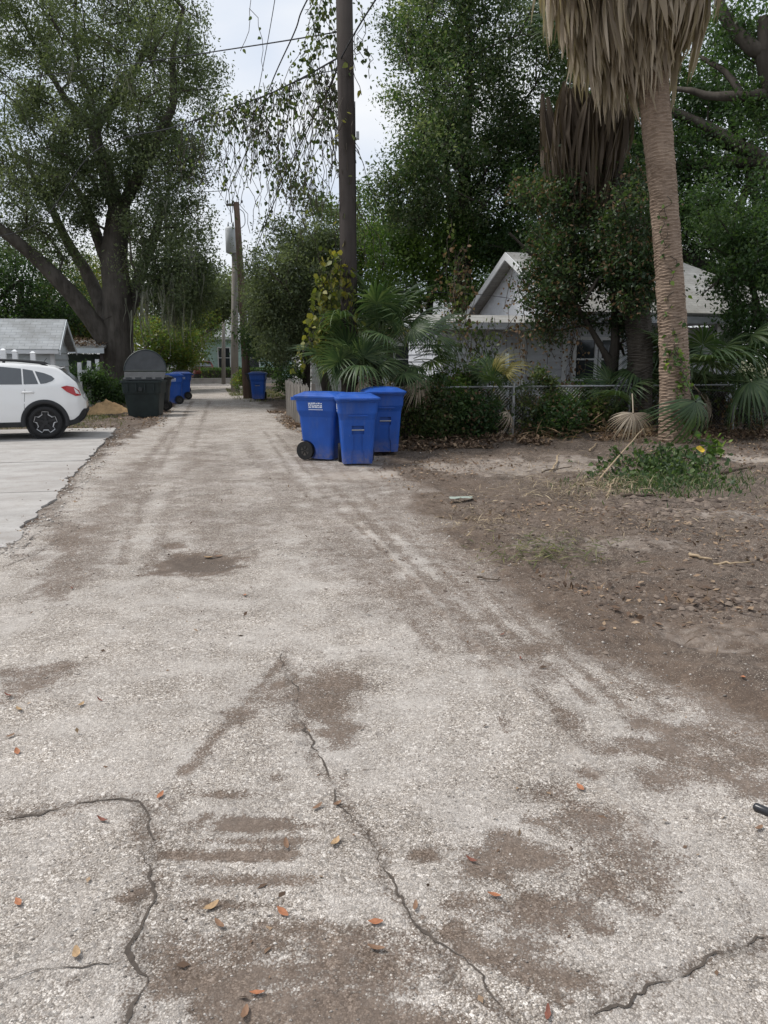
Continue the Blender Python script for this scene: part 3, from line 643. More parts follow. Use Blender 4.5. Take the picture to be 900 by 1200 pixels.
simple_tree('porch_tree', 'dark leafy tree hiding the right end of the house roof', gnd(A(13.6, 16.0)), P(880, 330, 18.2),
    [(P(880, 340, 17.6), (.75, .8, .9), 26), (P(905, 300, 18), (1.0, 1, 1.2), 26), (P(865, 300, 18.2), (.6, .8, .6), 14), (P(885, 395, 17.8), (.5, .6, .5), 10), (P(850, 255, 18.6), (1.1, 1, .8), 18)],
    M['dark_leaf'], .085, 240, .42, .13, 33, inner=.1)
# trees down the alley
simple_tree('alley_tree', 'grey-green tree overhanging the alley left of the utility pole', gnd(A(4.4, 27.5)), P(345, 330, 26),
    [(P(335, 330, 26), (1.3, 1.6, 1.9), 64), (P(372, 285, 26), (1.0, 1.4, 1.3), 30), (P(325, 395, 26), (1.0, 1.4, .9), 36), (P(375, 340, 26), (1.0, 1.4, 1.4), 34), (P(305, 360, 26), (.5, 1.2, 1.0), 18)],
    M['oak_leaf'], .09, 340, .55, .2, 25, inner=.1)
simple_tree('dense_tree', 'dark tree with low drooping crown behind the picket fence', gnd(A(4.2, 33)), A(4.4, 33, 3.5),
    [(P(330, 395, 31), (1.3, 1.6, 1.2), 40), (P(350, 380, 31), (1.2, 1.6, 1.4), 30), (P(310, 400, 31), (.7, 1.4, .8), 20)],
    M['dark_leaf'], .11, 220, .55, .2, 26, inner=.1)
simple_tree('broadleaf_tree', 'tall green tree rising directly behind the utility pole', gnd(A(7.5, 30)), P(420, 330, 31),
    [(P(395, 300, 31), (1.2, 1.5, 2.0), 34), (P(440, 320, 31), (1.4, 1.5, 1.8), 34), (P(425, 250, 32), (1.0, 1.5, 1.2), 14), (P(410, 380, 31), (1.6, 1.6, 1.2), 26)],
    M['bright_leaf'], .12, 200, .62, .2, 27, extra_leaf=(M['yellow_leaf'], .25))
simple_tree('broadleaf_tree', 'yellow-green tree beyond the black bins at the left of the alley', gnd(A(-2.6, 40)), P(200, 395, 40),
    [(P(200, 400, 40), (1.8, 1.8, 1.1), 34), (P(225, 390, 42), (1.3, 1.6, 1.3), 26), (P(175, 405, 38), (1.3, 1.6, 1.0), 22), (P(215, 415, 40), (1.2, 1.2, .6), 14)],
    M['yellow_leaf'], .13, 220, .7, .2, 28, extra_leaf=(M['bright_leaf'], .5))
simple_tree('alley_tree', 'dark green tree arching over the leaning poles at the alley end', gnd(A(-1.8, 46)), P(245, 345, 45),
    [(P(246, 345, 45), (1.5, 2, 1.3), 28), (P(270, 345, 44), (1.3, 2, 1.1), 24), (P(235, 350, 44), (1.6, 2, 1.2), 26), (P(300, 355, 44), (.8, 1.6, .8), 12), (P(255, 360, 44), (1.8, 1.5, .4), 12)],
    M['oak_leaf'], .15, 190, .8, .25, 29)
simple_tree('broadleaf_tree', 'slim twin-trunk tree in front of the mint green house', gnd(A(-1.2, 54)), P(250, 375, 54),
    [(P(240, 380, 54), (1.4, 1.4, 1.2), 18), (P(258, 368, 55), (1.2, 1.4, .8), 10)], M['bright_leaf'], .15, 160, .8, .25, 30, barkm=M['pole_grey'])
for i, (px, py, Y, rx, rz, lf, lab) in enumerate([(25, 330, 40, 3.4, 2.6, 'dark_leaf', 'dark tree behind the shed roof at the left edge'), (90, 350, 44, 3.0, 2.6, 'yellow_leaf', 'yellowish green tree behind the oak trunk'),
        (-60, 290, 42, 4, 4, 'dark_leaf', 'dark tree mostly outside the left edge behind the shed'), (150, 330, 50, 3.6, 3.6, 'oak_leaf', 'grey-green tree far behind the oak trunk')]):
    b = gnd(P(px, 430, Y))
    simple_tree('background_tree', lab, b, P(px, py, Y), [(P(px, py, Y), (rx, 2, rz), 50), (P(px+rx*12, py+35, Y), (rx*.7, 1.6, rz*.6), 26), (P(px-rx*10, py+40, Y), (rx*.7, 1.6, rz*.6), 26)], M[lf], .15, 190, .85, .3, 40+i, group='trees behind the shed')
for i, (t, s, h, lab) in enumerate([(-9, 62, 9, 'distant tree at the far left beyond the cross street'), (-2, 68, 9, 'distant tree left of the mint house'), (9, 66, 10, 'distant tree right of the mint house'), (17, 50, 11, 'tall background tree behind the house roofs, mostly hidden'), (22, 36, 12, 'background tree right behind the grey house roof'), (16, 33, 11, 'background tree behind the grey house ridge'), (-17, 48, 9, 'distant tree behind the flat-roofed lean-to'), (-13, 40, 7, 'dense tree between shed and oak')]):
    simple_tree('background_tree', lab, A(t, s), A(t, s, h*.55), [(A(t, s, h*.62), (3.2, 2.6, h*.3), 46), (A(t+2, s, h*.4), (2.4, 2, h*.2), 24), (A(t-2, s, h*.4), (2.4, 2, h*.2), 24)], M['dark_leaf' if i % 2 else 'oak_leaf'], .17, 180, .95, .3, 60+i, group='trees in the far background')

# ------------------------------------------------------------------ shrubs
def shrub(name, label, base, blobs, leaf, size, per, rad, seed, group=None, extra=None, cat='shrub', aspect=.5):
    R = rng(seed); base = Vector(base); b = np.array(base); root = empty(name, base, 0, label, cat, group)
    pts = np.concatenate([ell_points(R, c, r, n, .1) for c, r, n in blobs]); pts = pts[pts[:, 2] > .05]
    T = Tree([([tuple(base), tuple(base+Vector((0, 0, .15)))], [.03, .028], None)]); T.grow(pts, R, .3, .05, .2)
    V, F = T.mesh(.006); link('stem', npmesh('stem', V-b, F, M['dark_bark']), root)
    ce, ti = clump_leaves(R, pts, per, rad, size, .8); ce[:, 2] = np.maximum(ce[:, 2], .03); V, F = leafset(R, ce, size, .5, aspect)
    if extra:
        k = int(len(F)*extra[1]); sel = R.permutation(len(F)); link('dry_leaves', npmesh('dry_leaves', V-b, F[sel[:k]], extra[0], ti[sel[:k]]), root); F = F[sel[k:]]; ti = ti[sel[k:]]
    link('foliage', npmesh('foliage', V-b, F, leaf, ti), root); return root
# along the chain-link fence
for i, (t, s, h, wd, lf, lab) in enumerate([(4.35, 14.5, 1.1, .45, 'vine_leaf', 'scrambling shrub in front of the fence behind the right blue bin'), (5.1, 14.45, .95, .4, 'dark_leaf', 'low scrambling shrub in front of the fence left of the post'), (6.95, 14.45, .8, .45, 'dark_leaf', 'low scrambling shrub in front of the fence right of the post'), (3.9, 15.0, 1.3, .5, 'vine_leaf', 'low shrub behind the blue bins at the fence corner'), (4.75, 14.95, 1.35, .55, 'bright_leaf', 'leafy shrub on the fence below the house corner'), (5.4, 15.0, 1.35, .5, 'dark_leaf', 'small dark shrub left of the fence post'),
        (6.6, 14.95, 1.3, .6, 'vine_leaf', 'dark shrub just right of the fence post'), (7.4, 15.0, 1.05, .6, 'bright_leaf', 'leafy shrub below the house windows'), (8.0, 14.9, 1.0, .5, 'vine_leaf', 'low dark shrub behind the dead brown fan leaf'), (9.5, 15.3, 1.5, .7, 'dark_leaf', 'dark shrub behind the big palm trunk'), (10.7, 15.3, 1.3, .8, 'vine_leaf', 'shrub behind the fan palm at the right'), (12.0, 15.3, 1.5, .8, 'dark_leaf', 'dense dark shrub at the right edge by the fence')]):
    shrub('fence_shrub', lab, A(t, s), [(A(t, s, h*.5), (wd*1.1, .45, h*.55), 46)], M[lf], .075, 120, .22, 100+i, 'shrubs along the chain-link fence', (M['brown_leaf'], .1))
shrub('bush', 'dark green bush at the foot of the oak beside the dumpster', A(-3.6, 27.5), [(A(-4.0, 27.5, .75), (1.0, .7, .7), 30), (A(-3.1, 28.0, .5), (.7, .6, .5), 18)], M['dark_leaf'], .1, 150, .35, 130)
shrub('bush', 'dark rounded bush beyond the picket fence beside the right blue bin', A(3.6, 33.2), [(A(3.6, 33.2, .7), (.7, .8, .7), 30)], M['dark_leaf'], .09, 150, .32, 131)
shrub('bush', 'leafy bush behind the row of bins on the left', A(-2.4, 33), [(A(-2.6, 34, .8), (1.0, 1.6, .8), 40)], M['dark_leaf'], .11, 150, .4, 132)
shrub('bush', 'green bush at the left edge behind the white fence', A(-7.5, 27), [(A(-7.5, 27, .8), (1.6, .7, .8), 30)], M['dark_leaf'], .11, 150, .4, 133)
shrub('bush', 'yellow and orange leafed shrub at the foot of the leaning pole', A(1.55, 36.5), [(A(1.6, 36.5, .6), (.3, .3, .5), 8)], M['yellow_leaf'], .1, 110, .25, 134, None, (M['bright_leaf'], .5))
# clipped hedge far end
def hedge(label, t0, t1, s, h, d, seed):
    R = rng(seed); c = A((t0+t1)/2, s); root = empty('hedge', c, AL, label, 'hedge')
    n = int((t1-t0)*h*900); p = np.stack([R.uniform(-(t1-t0)/2, (t1-t0)/2, n), R.uniform(-d/2, d/2, n), R.uniform(.05, h, n)], -1)
    face = R.randint(0, 3, n); p[face == 0, 1] = -d/2+R.normal(size=(face == 0).sum())*.04; p[face == 1, 2] = h+R.normal(size=(face == 1).sum())*.04
    V, F = leafset(R, p, .1, .4, .6); link('foliage', npmesh('foliage', V, F, M['bright_leaf'], R.rand(n)*.7), root)
    MB().box((0, 0, h/2-.05), (t1-t0-.15, d-.15, h-.12)).build('branches', M['dark_bark'], root)
hedge('clipped hedge in front of the mint green house', -.2, 5.5, 56.5, .95, .9, 140)
hedge('short clipped hedge left of the maroon car', -3.2, -1.6, 54.5, .8, .8, 141)

# ------------------------------------------------------------------ fan palms
def fan_mesh(name, mat, nseg=26, spread=250, length=.75, droop=.25, fold=.25, seed=0, petiole=.6, petw=.014, join=.42, hang=0.0):
    """fan leaf: hub at origin, petiole comes from -Y, blades spread in XY plane around +Y, drooping to -Z at the tips"""
    R = rng(seed); V = []; F = []; T = []
    for i in range(nseg):
        a = math.radians(-spread/2 + spread*(i+.5)/nseg) + R.normal()*.02; da = math.radians(spread/nseg)*.5
        ln = length*(1-.28*abs(a)/math.radians(spread/2))*(.9+.2*R.rand()); dr = droop*(.7+.6*R.rand())
        ti = .25+.6*R.rand()
        rows = []
        for f in (0.03, join*.55, join, .68, .86, 1.0):
            r = ln*f; hw = r*math.tan(da) if f <= join else ln*join*math.tan(da)*(1-(f-join)/(1-join))**.8
            hw = max(hw, .0015)*1.02; z = -dr*ln*(f**2.4) - hang*ln*max(0, f-.3)**1.6; rr = r*(1-.25*dr*f*f)
            zc = z + hw*.45; ax = a
            cx, cy = math.sin(ax)*rr, math.cos(ax)*rr; sx, sy = math.cos(ax)*hw, -math.sin(ax)*hw
            rows.append([(cx-sx, cy-sy, z), (cx, cy, zc), (cx+sx, cy+sy, z)])
        b = len(V)
        for r in rows: V += r
        for k in range(len(rows)-1):
            for q in range(2): F.append((b+3*k+q, b+3*k+q+1, b+3*k+4+q, b+3*k+3+q)); T.append(ti+.12*R.normal())
    if petiole:
        b = len(V)
        for f in (0, .5, 1):
            y = -petiole*(1-f); z = -.10*petiole*(1-f)**2
            V += [(-petw, y, z), (0, y, z-petw), (petw, y, z), (0, y, z+petw*.6)]
        for k in range(2):
            for q in range(4): F.append((b+4*k+q, b+4*k+(q+1) % 4, b+4*k+4+(q+1) % 4, b+4*k+4+q)); T.append(.8)
    return npmesh(name, np.array(V), np.array(F), mat, np.clip(T, 0, 1))
FAN = [fan_mesh('fan_leaf', M['palm_green'], 28, 250, .75, .35, seed=i, petiole=.75) for i in range(3)]
FANDROOP = [fan_mesh('fan_leaf', M['palm_green'], 26, 230, .8, .8, seed=5+i, petiole=.7) for i in range(2)]
FANYEL = fan_mesh('fan_leaf', foliage('palm_yellow', (.10, .09, .02), (.2, .18, .05), (.34, .28, .08), .3, .5), 26, 230, .7, .7, seed=9, petiole=.6)
FANDRY = fan_mesh('dry_fan_leaf', M['palm_dead'], 30, 200, .75, .5, seed=10, petiole=.5, hang=.3)
def orient(d, roll=0.0, up=Vector((0, 0, 1))):
    """rotation taking +Y to d, +Z near up"""
    d = Vector(d).normalized(); x = d.cross(up)
    if x.length < 1e-4: x = Vector((1, 0, 0))
    x.normalize(); z = x.cross(d); Mx = Matrix((x, d, z)).transposed()
    return (Mx @ Matrix.Rotation(roll, 3, 'Y')).to_euler()
def fan_palm(label, base, n, lean, hgt, size, seed, names=None, trunk_h=.25, elev=(10, 80), dry=1, yellow=1):
    R = rng(seed); base = Vector(base); root = empty('fan_palm', base, 0, label, 'palm', 'fan palms')
    mb = MB(); mb.tube([(0, 0, -.1), (lean[0]*.3, lean[1]*.3, trunk_h*.6), (lean[0]*.5, lean[1]*.5, trunk_h)], [.13, .12, .09], 8)
    for k in range(14):
        a = k*2.4; mb.box((math.cos(a)*.11, math.sin(a)*.11, trunk_h*(.3+.05*k)), (.06, .03, .16), Matrix.Rotation(a, 3, 'Z') @ Matrix.Rotation(.5, 3, 'Y'))
    mb.build('stem', M['dark_bark'], root)
    for i in range(n):
        az = i*2.399 + R.normal()*.25; el = math.radians(elev[0]+(elev[1]-elev[0])*((i+.5)/n)**.8)
        d = Vector((math.cos(az)*math.cos(el), math.sin(az)*math.cos(el), math.sin(el))); sc = size*(.8+.4*R.rand())
        hub = Vector((lean[0], lean[1], trunk_h)) + d*(.75*sc + hgt*(.3+.5*R.rand()))
        dd = (d + Vector((0, 0, -.15-.4*R.rand()))).normalized()
        me = FAN[i % 3] if R.rand() < .65 else (FANDROOP[i % 2] if R.rand() < .8 or not yellow else FANYEL)
        link('leaf', me, root, hub, orient(dd, R.normal()*.35), (sc,)*3)
        # petiole from the stem to the hub
    for i in range(dry):
        az = R.rand()*6.28; link('dry_leaf', FANDRY, root, Vector((math.cos(az)*.35, math.sin(az)*.35, trunk_h*.8)), orient(Vector((math.cos(az), math.sin(az), -1.2)), R.normal()*.5), (size,)*3)
    return root
fan_palm('fan palm with broad low leaves left of the utility pole, above the blue bins', P(408, 470, 14.3).xy.to_3d(), 18, (0, 0), .35, .72, 1, trunk_h=1.0, elev=(38, 88), yellow=0)
fan_palm('tall fan palm with spiky leaves just right of the utility pole', P(440, 470, 14.6).xy.to_3d(), 24, (.05, 0), .7, .85, 2, trunk_h=1.55, elev=(15, 89), yellow=0)
fan_palm('fan palm at the house corner with drooping yellowish leaves', P(478, 470, 15.2).xy.to_3d(), 18, (0, 0), .4, .85, 3, trunk_h=1.45, elev=(-15, 75), dry=4)
fan_palm('small fan palm directly behind the right blue bin', P(425, 470, 13.9).xy.to_3d(), 12, (0, 0), .3, .7, 4, trunk_h=1.0, elev=(20, 88), yellow=0)
fan_palm('narrow young fan palm at the chain-link fence left of its post', A(5.65, 14.75), 9, (0, 0), .2, .7, 5, trunk_h=.7, elev=(30, 88), dry=1)
fan_palm('large fan palm with wide dark leaves right of the tall palm trunk', A(9.9, 14.3), 16, (0, 0), .45, 1.1, 6, trunk_h=.9, elev=(-5, 70), dry=1, yellow=0)
fan_palm('dark fan palm at the right edge of the yard', A(10.9, 14.8), 14, (0, 0), .5, 1.15, 7, trunk_h=.9, elev=(-5, 65), dry=0, yellow=0)
fan_palm('small dark fan palm between the two palm trunks', A(8.35, 14.6), 7, (0, 0), .1, .75, 8, trunk_h=.45, elev=(10, 75), dry=0)
# a big leaf that sweeps down to the ground beside the trunk, and the dead brown fan
o = link('fan_leaf', FANDROOP[0], None, P(815, 470, 13.6), orient(Vector((.35, -.35, -1)), .2), (1.25,)*3); tag(o, 'single broad green fan leaf sweeping down to the ground beside the tall palm', 'palm leaf')
o = link('dead_fan_leaf', FANDRY, None, P(742, 484, 14.2), orient(Vector((-.1, -.6, -1)), 0), (.85,)*3); tag(o, 'dead brown fan leaf drooping over the fence left of the tall palm trunk', 'palm leaf')

# dead hanging fronds of the skirts
def skirt_mesh(name, mat, seed, length=1.4, n=16, width=.36):
    R = rng(seed); V = []; F = []; T = []
    for i in range(n):
        a = (i+.5)/n*2-1; ln = length*(.7+.45*R.rand()); ph = R.rand()*6; w0 = .030*(.5+.9*R.rand()); tw = R.rand()*3.14; b = len(V); nst = 6
        for k in range(nst+1):
            f = k/nst; x = a*width*(f**.6) + math.sin(f*4+ph)*.07*f; y = (R.rand()-.5)*.05+.16*f*math.cos(ph)*(1-.4*f) - .15*math.sin(f*2.4)*(1-abs(a)); z = -ln*f
            ww = w0*(.5+1.2*min(f*3, 1))*(1-f**3)+.002; cs, sn = math.cos(tw+f*.8)*ww, math.sin(tw+f*.8)*ww
            V += [(x-cs, y-sn, z), (x+cs, y+sn, z)]
        F += [(b+2*k, b+2*k+1, b+2*k+3, b+2*k+2) for k in range(nst)]; T += [.15+.75*R.rand()]*nst
    return npmesh(name, np.array(V), np.array(F), mat, T)
def palm_trunk(pts, rads, mat, parent, ring=.055, amp=.03, n=22, seed=0):
    c = bez(pts, 40); R = rng(seed); rings = []; V = []; acc = 0
    ln = sum((c[i+1]-c[i]).length for i in range(len(c)-1)); m = int(ln/ring*3)
    cum = [0]
    for i in range(len(c)-1): cum.append(cum[-1]+(c[i+1]-c[i]).length)
    mb = MB()
    for k in range(m+1):
        d = ln*k/m; p = [np.interp(d, cum, [q[j] for q in c]) for j in range(3)]; r = np.interp(d/ln, np.linspace(0, 1, len(rads)), rads)
        ph = k % 3; row = []
        for a in range(n):
            an = 2*math.pi*a/n; sk = .6*mnoise.noise((math.cos(an)*1.6, math.sin(an)*1.6, d*2.5))
            q = (d/ring + sk*1.6) % 1.0
            rr = r*(1+.05*mnoise.noise((math.cos(an)*2, math.sin(an)*2, d*6))) + amp*(q-.5)*(1+1.2*mnoise.noise((math.cos(an)*3, math.sin(an)*3, d*4))) + .009*mnoise.noise((math.cos(an)*9, math.sin(an)*9, d*22))
            row.append((p[0]+rr*math.cos(an), p[1]+rr*math.sin(an), p[2]))
        rings.append(row)
    mb.loft(rings, True); return mb.build('trunk', mat, parent, False, parent.location)
pb0 = G(790, 525); pb0.z = .1
palm = empty('tall_palm', pb0, 0, 'tall palm with ringed tan trunk and shaggy skirt of dead fronds', 'palm')
YP = pb0.y
ptop = P(752, -40, YP)
palm_trunk([pb0-Vector((0, 0, .3)), P(791, 480, YP), P(789, 400, YP), P(780, 260, YP), P(770, 150, YP), P(762, 60, YP), ptop], [.30, .265, .25, .235, .235, .25, .24, .2], M['palm_bark'], palm, .055, .017)
SK = [skirt_mesh('dead_frond', M['palm_dead'], i, 1.35+.2*(i % 3)) for i in range(5)]
R = rng(77)
for i in range(230):
    f = R.rand(); az = R.rand()*6.283; lev = R.rand()
    c = ptop.lerp(P(760, 25, YP), lev*.95) + Vector((0, 0, .8*(1-lev)))
    out = (.36+1.25*(1-lev)**.6)*(.35+.72*R.rand()); left = max(0, -math.cos(az))
    top = c + Vector((math.cos(az)*out - .12, math.sin(az)*out, .15+.25*R.rand()))
    top.z += -.3*left*R.rand()
    tilt = -.02+.36*R.rand()
    o = link('dead_frond', SK[i % 5], palm, top-pb0, (0, 0, 0), ((.9+.5*R.rand()),)*2+((.55+.5*R.rand())*(1+.22*left),))
    o.rotation_euler = (Matrix.Rotation(az+math.pi/2, 3, 'Z') @ Matrix.Rotation(tilt, 3, 'X')).to_euler()
    # stalk back to the trunk
for i in range(22):
    az = i*2.4; el = math.radians(5+70*R.rand()); d = Vector((math.cos(az)*math.cos(el), math.sin(az)*math.cos(el), math.sin(el)))
    link('green_frond', FAN[i % 3], palm, ptop-pb0+Vector((0, 0, .9))+d*1.2, orient(d+Vector((0, 0, -.3)), R.normal()*.3), (1.5,)*3)
mb = MB()
for i in range(60):
    az = i*2.399; z0 = -.5+1.5*i/60; c = ptop-pb0+Vector((0, 0, z0-.4)); d = Vector((math.cos(az), math.sin(az), .2)); mb.tube([c, c+d*.6, c+d*1.1+Vector((0, 0, -.05))], [.025, .018, .012], 5)
mb.build('frond_stalks', M['palm_dead'], palm)
# second palm behind, in the shade
b2 = G(750, 505); b2.y = 16.3; b2.x = P(750, 480, 16.3).x
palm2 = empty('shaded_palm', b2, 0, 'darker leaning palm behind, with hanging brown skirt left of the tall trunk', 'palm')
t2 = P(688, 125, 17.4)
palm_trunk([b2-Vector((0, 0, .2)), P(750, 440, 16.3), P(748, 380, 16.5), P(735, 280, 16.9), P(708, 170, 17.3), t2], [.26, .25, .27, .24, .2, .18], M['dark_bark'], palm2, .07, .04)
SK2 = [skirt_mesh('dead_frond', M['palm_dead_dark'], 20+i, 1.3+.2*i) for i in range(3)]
for i in range(90):
    az = R.rand()*6.283; lev = R.rand(); c = t2 + Vector((0, 0, .5-1.0*lev)); out = .25+.75*R.rand()*(1-.4*lev)
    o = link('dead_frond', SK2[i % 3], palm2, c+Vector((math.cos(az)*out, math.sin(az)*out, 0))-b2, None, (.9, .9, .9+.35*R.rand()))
    o.rotation_euler = (Matrix.Rotation(az+math.pi/2, 3, 'Z') @ Matrix.Rotation(.12+.12*R.rand(), 3, 'X')).to_euler()
for i in range(10):
    az = i*2.4; el = math.radians(50+35*R.rand()); d = Vector((math.cos(az)*math.cos(el), math.sin(az)*math.cos(el), math.sin(el)))
    link('green_frond', FAN[i % 3], palm2, t2-b2+Vector((0, 0, .6))+d*1.1, orient(d+Vector((0, 0, -.3)), R.normal()*.3), (1.4,)*3)

# ------------------------------------------------------------------ painted timber, roofs
def paint_mat(name, col, dirty=.5):
    m, nt, out = newmat(name); co = objco(nt)
    n = noise(nt, co, 2.2, 6, .7, (1, 1, 2)); f = noise(nt, co, 30, 4, .6, (.2, 1, 1)); oi = N(nt, 'ShaderNodeObjectInfo').outputs['Random']
    c = mixc(nt, 1.0, ramp(nt, n, [(.3, tuple(q*(1-dirty*.5) for q in col)), (.65, col)]), ramp(nt, oi, [(0, (.86, .86, .86)), (1, (1.05, 1.05, 1.05))]), 'MULTIPLY')
    c = mixc(nt, 1.0, c, ramp(nt, f, [(.2, (.85, .85, .84)), (.7, (1, 1, 1))]), 'MULTIPLY')
    principled(nt, out, c, .7, bumpn(nt, f, .15, .004), 0, .3); return m
M['siding'] = paint_mat('grey_siding', (.62, .64, .68))
M['white_trim'] = paint_mat('white_trim', (.76, .77, .78), .35)
M['shed_siding'] = paint_mat('shed_siding', (.62, .66, .68), .35)
M['white_vinyl'] = plain('white_vinyl', (.80, .81, .82), .4, .08, 3)
M['mint'] = paint_mat('mint_siding', (.50, .68, .62), .2)
M['glass'] = plain('window_glass', (.03, .035, .04), .08, .2, 2, spec=.6)
M['screen'] = plain('dark_screen', (.03, .03, .03), .8)
def shingle_mat(name, col):
    m, nt, out = newmat(name); co = objco(nt)
    b = N(nt, 'ShaderNodeTexBrick'); nt.links.new(co, b.inputs['Vector']); b.inputs['Scale'].default_value = 1; b.inputs['Brick Width'].default_value = .3; b.inputs['Row Height'].default_value = .13; b.inputs['Mortar Size'].default_value = .008
    b.inputs['Color1'].default_value = (*[q*.92 for q in col], 1); b.inputs['Color2'].default_value = (*[q*1.06 for q in col], 1); b.inputs['Mortar'].default_value = (*[q*.72 for q in col], 1)
    n = noise(nt, co, 1.3, 6, .7); c = mixc(nt, 1.0, b.outputs[0], ramp(nt, n, [(.3, (.68, .66, .62)), (.7, (1.15, 1.15, 1.15))]), 'MULTIPLY')
    lit = ramp(nt, noise(nt, co, 9, 5, .7), [(.64, (0, 0, 0)), (.72, (.8, .8, .8))]); c = mixc(nt, lit, c, (.14, .09, .06))
    principled(nt, out, c, .95, bumpn(nt, b.outputs['Fac'], -.4, .01), 0, .1); return m
M['shingle'] = shingle_mat('grey_shingles', (.36, .36, .35))
M['shingle_light'] = shingle_mat('pale_shingles', (.33, .345, .355))
def slab_poly(mb, pts, th):
    """sheet of given thickness from a planar quad (thickness downward)"""
    p = [Vector(q) for q in pts]; n = (p[1]-p[0]).cross(p[2]-p[0]).normalized()
    if n.z < 0: n = -n
    return mb.ext([q - n*th for q in p], n*th)
def board_wall(parent, axis, a0, a1, c, z0, z1, step, mat, face, name='siding_board', skip=None):
    """overlapping boards on wall; axis 'x' runs along local x at y=c (face = -1/+1 outward dir), axis 'y' along local y at x=c"""
    n = int(round((z1-z0)/step)); st = (z1-z0)/n; ln = a1-a0
    mb = MB()
    prof = [(0, 0), (.036, 0), (.008, st+.012), (0, st+.012)]
    if axis == 'x': mb.ext([(-ln/2, face*d, z) for d, z in prof], (ln, 0, 0))
    else: mb.ext([(face*d, -ln/2, z) for d, z in prof], (0, ln, 0))
    me = mb.mesh(name, mat, fixn=True)
    for k in range(n):
        loc = ((a0+a1)/2, c, z0+k*st) if axis == 'x' else (c, (a0+a1)/2, z0+k*st)
        link(name, me, parent, loc)
def window(parent, x0, x1, y, z0, z1, rail=True):
    f = MB(); w_ = .075; d = .07
    f.box(((x0+x1)/2, y-d/2, z1+w_/2), (x1-x0+2*w_, d, w_)); f.box(((x0+x1)/2, y-d/2-.012, z0-w_/2), (x1-x0+2*w_+.06, d+.03, w_))
    for x in (x0-w_/2, x1+w_/2): f.box((x, y-d/2, (z0+z1)/2), (w_, d-.004, z1-z0))
    if rail: f.box(((x0+x1)/2, y-.05, (z0+z1)/2), (x1-x0, .03, .04))
    o = f.build('window', M['white_trim'], parent)
    MB().box(((x0+x1)/2, y-.033, (z0+z1)/2), (x1-x0, .008, z1-z0)).build('pane', M['glass'], o)

# ---- the grey house
H0 = A(9.9, 17.3); house = empty('grey_house', H0, AL, 'grey board-sided single-storey house with white trimmed gable behind the trees', 'house')
hx = lambda t: t-9.9
fw = MB().box((hx(7.85), .12, 1.2), (4.98, .2, 2.4)).build('front_wall', M['siding'], house)
board_wall(fw, 'x', hx(5.36), hx(10.34), .018, .15, 2.42, .175, M['siding'], -1)
lw = MB().box((hx(5.45), 1.55, 1.2), (.2, 2.6, 2.4)).build('side_wall', M['siding'], house)
board_wall(lw, 'y', .24, 2.85, hx(5.348), .15, 2.42, .175, M['siding'], -1)
MB().box((hx(6.9), 2.88, 1.3), (3.1, .1, 2.6)).build('wing_back_wall', M['siding'], house)
MB().box((hx(8.6), 4.9, 1.2), (.2, 4.1, 2.5)).build('rear_side_wall', M['siding'], house)
pw = MB().box((hx(12.45), 1.9, 1.2), (4.3, .2, 2.5)).build('porch_wall', M['siding'], house)
board_wall(pw, 'x', hx(10.35), hx(14.6), 1.798, .15, 2.42, .175, M['siding'], -1)
MB().box((hx(10.25), 1.1, 1.2), (.16, 1.7, 2.4)).build('porch_side_wall', M['siding'], house)
MB().box((hx(14.55), 4.4, 1.25), (.2, 4.9, 2.5)).build('end_wall', M['siding'], house)
MB().box((hx(11.5), 7.0, 1.25), (6.2, .2, 2.5)).build('back_wall', M['siding'], house)
MB().box((hx(7.85), .13, .08), (5.04, .26, .3)).build('foundation', plain('foundation', (.3, .29, .27), .9), house)
MB().box((hx(12.5), .85, .12), (4.3, 2.0, .28)).build('porch_floor', plain('porch_floor', (.22, .21, .2), .8), house)
for t in (10.45, 12.5, 14.55): MB().box((hx(t), -.05, 1.35), (.13, .13, 2.3)).build('porch_post', M['white_trim'], house)
MB().box((hx(12.5), -.05, .95), (4.0, .06, .07)).build('porch_rail', M['white_trim'], house)
for t, wd in ((5.39, .12), (7.35, .12)): MB().box((hx(t), -.018, 1.27), (wd, .05, 2.30)).build('corner_board', M['white_trim'], house)
window(house, hx(8.70), hx(9.18), -.004, 1.15, 2.05); window(house, hx(9.36), hx(9.84), -.004, 1.15, 2.05)
window(house, hx(11.2), hx(12.0), 1.776, .95, 2.1)
# low wing roof
mb = MB(); slab_poly(mb, [(hx(5.1), -.42, 2.42), (hx(8.42), -.42, 2.42), (hx(8.42), 3.1, 2.78), (hx(5.1), 3.1, 2.78)], .06); mb.build('wing_roof', M['shingle'], house, fixn=True)
mb = MB(); mb.box((hx(6.76), -.435, 2.33), (3.34, .03, .13)); mb.build('fascia', M['siding'], house)
mb = MB(); mb.ext([(hx(5.07), -.42, 2.26), (hx(5.07), 3.1, 2.62), (hx(5.07), 3.1, 2.75), (hx(5.07), -.42, 2.39)], (.03, 0, 0)); mb.build('rake_board', M['white_trim'], house, fixn=True)
mb = MB(); mb.ext([(hx(5.36), 0, 2.38), (hx(5.36), 2.85, 2.38), (hx(5.36), 2.85, 2.66), (hx(5.36), 0, 2.40)], (.1, 0, 0)); mb.build('wing_end', M['siding'], house, fixn=True)
for k in range(7): MB().box((hx(5.5+.45*k), -.2, 2.29), (.045, .34, .09)).build('rafter_tail', M['white_trim'], house)
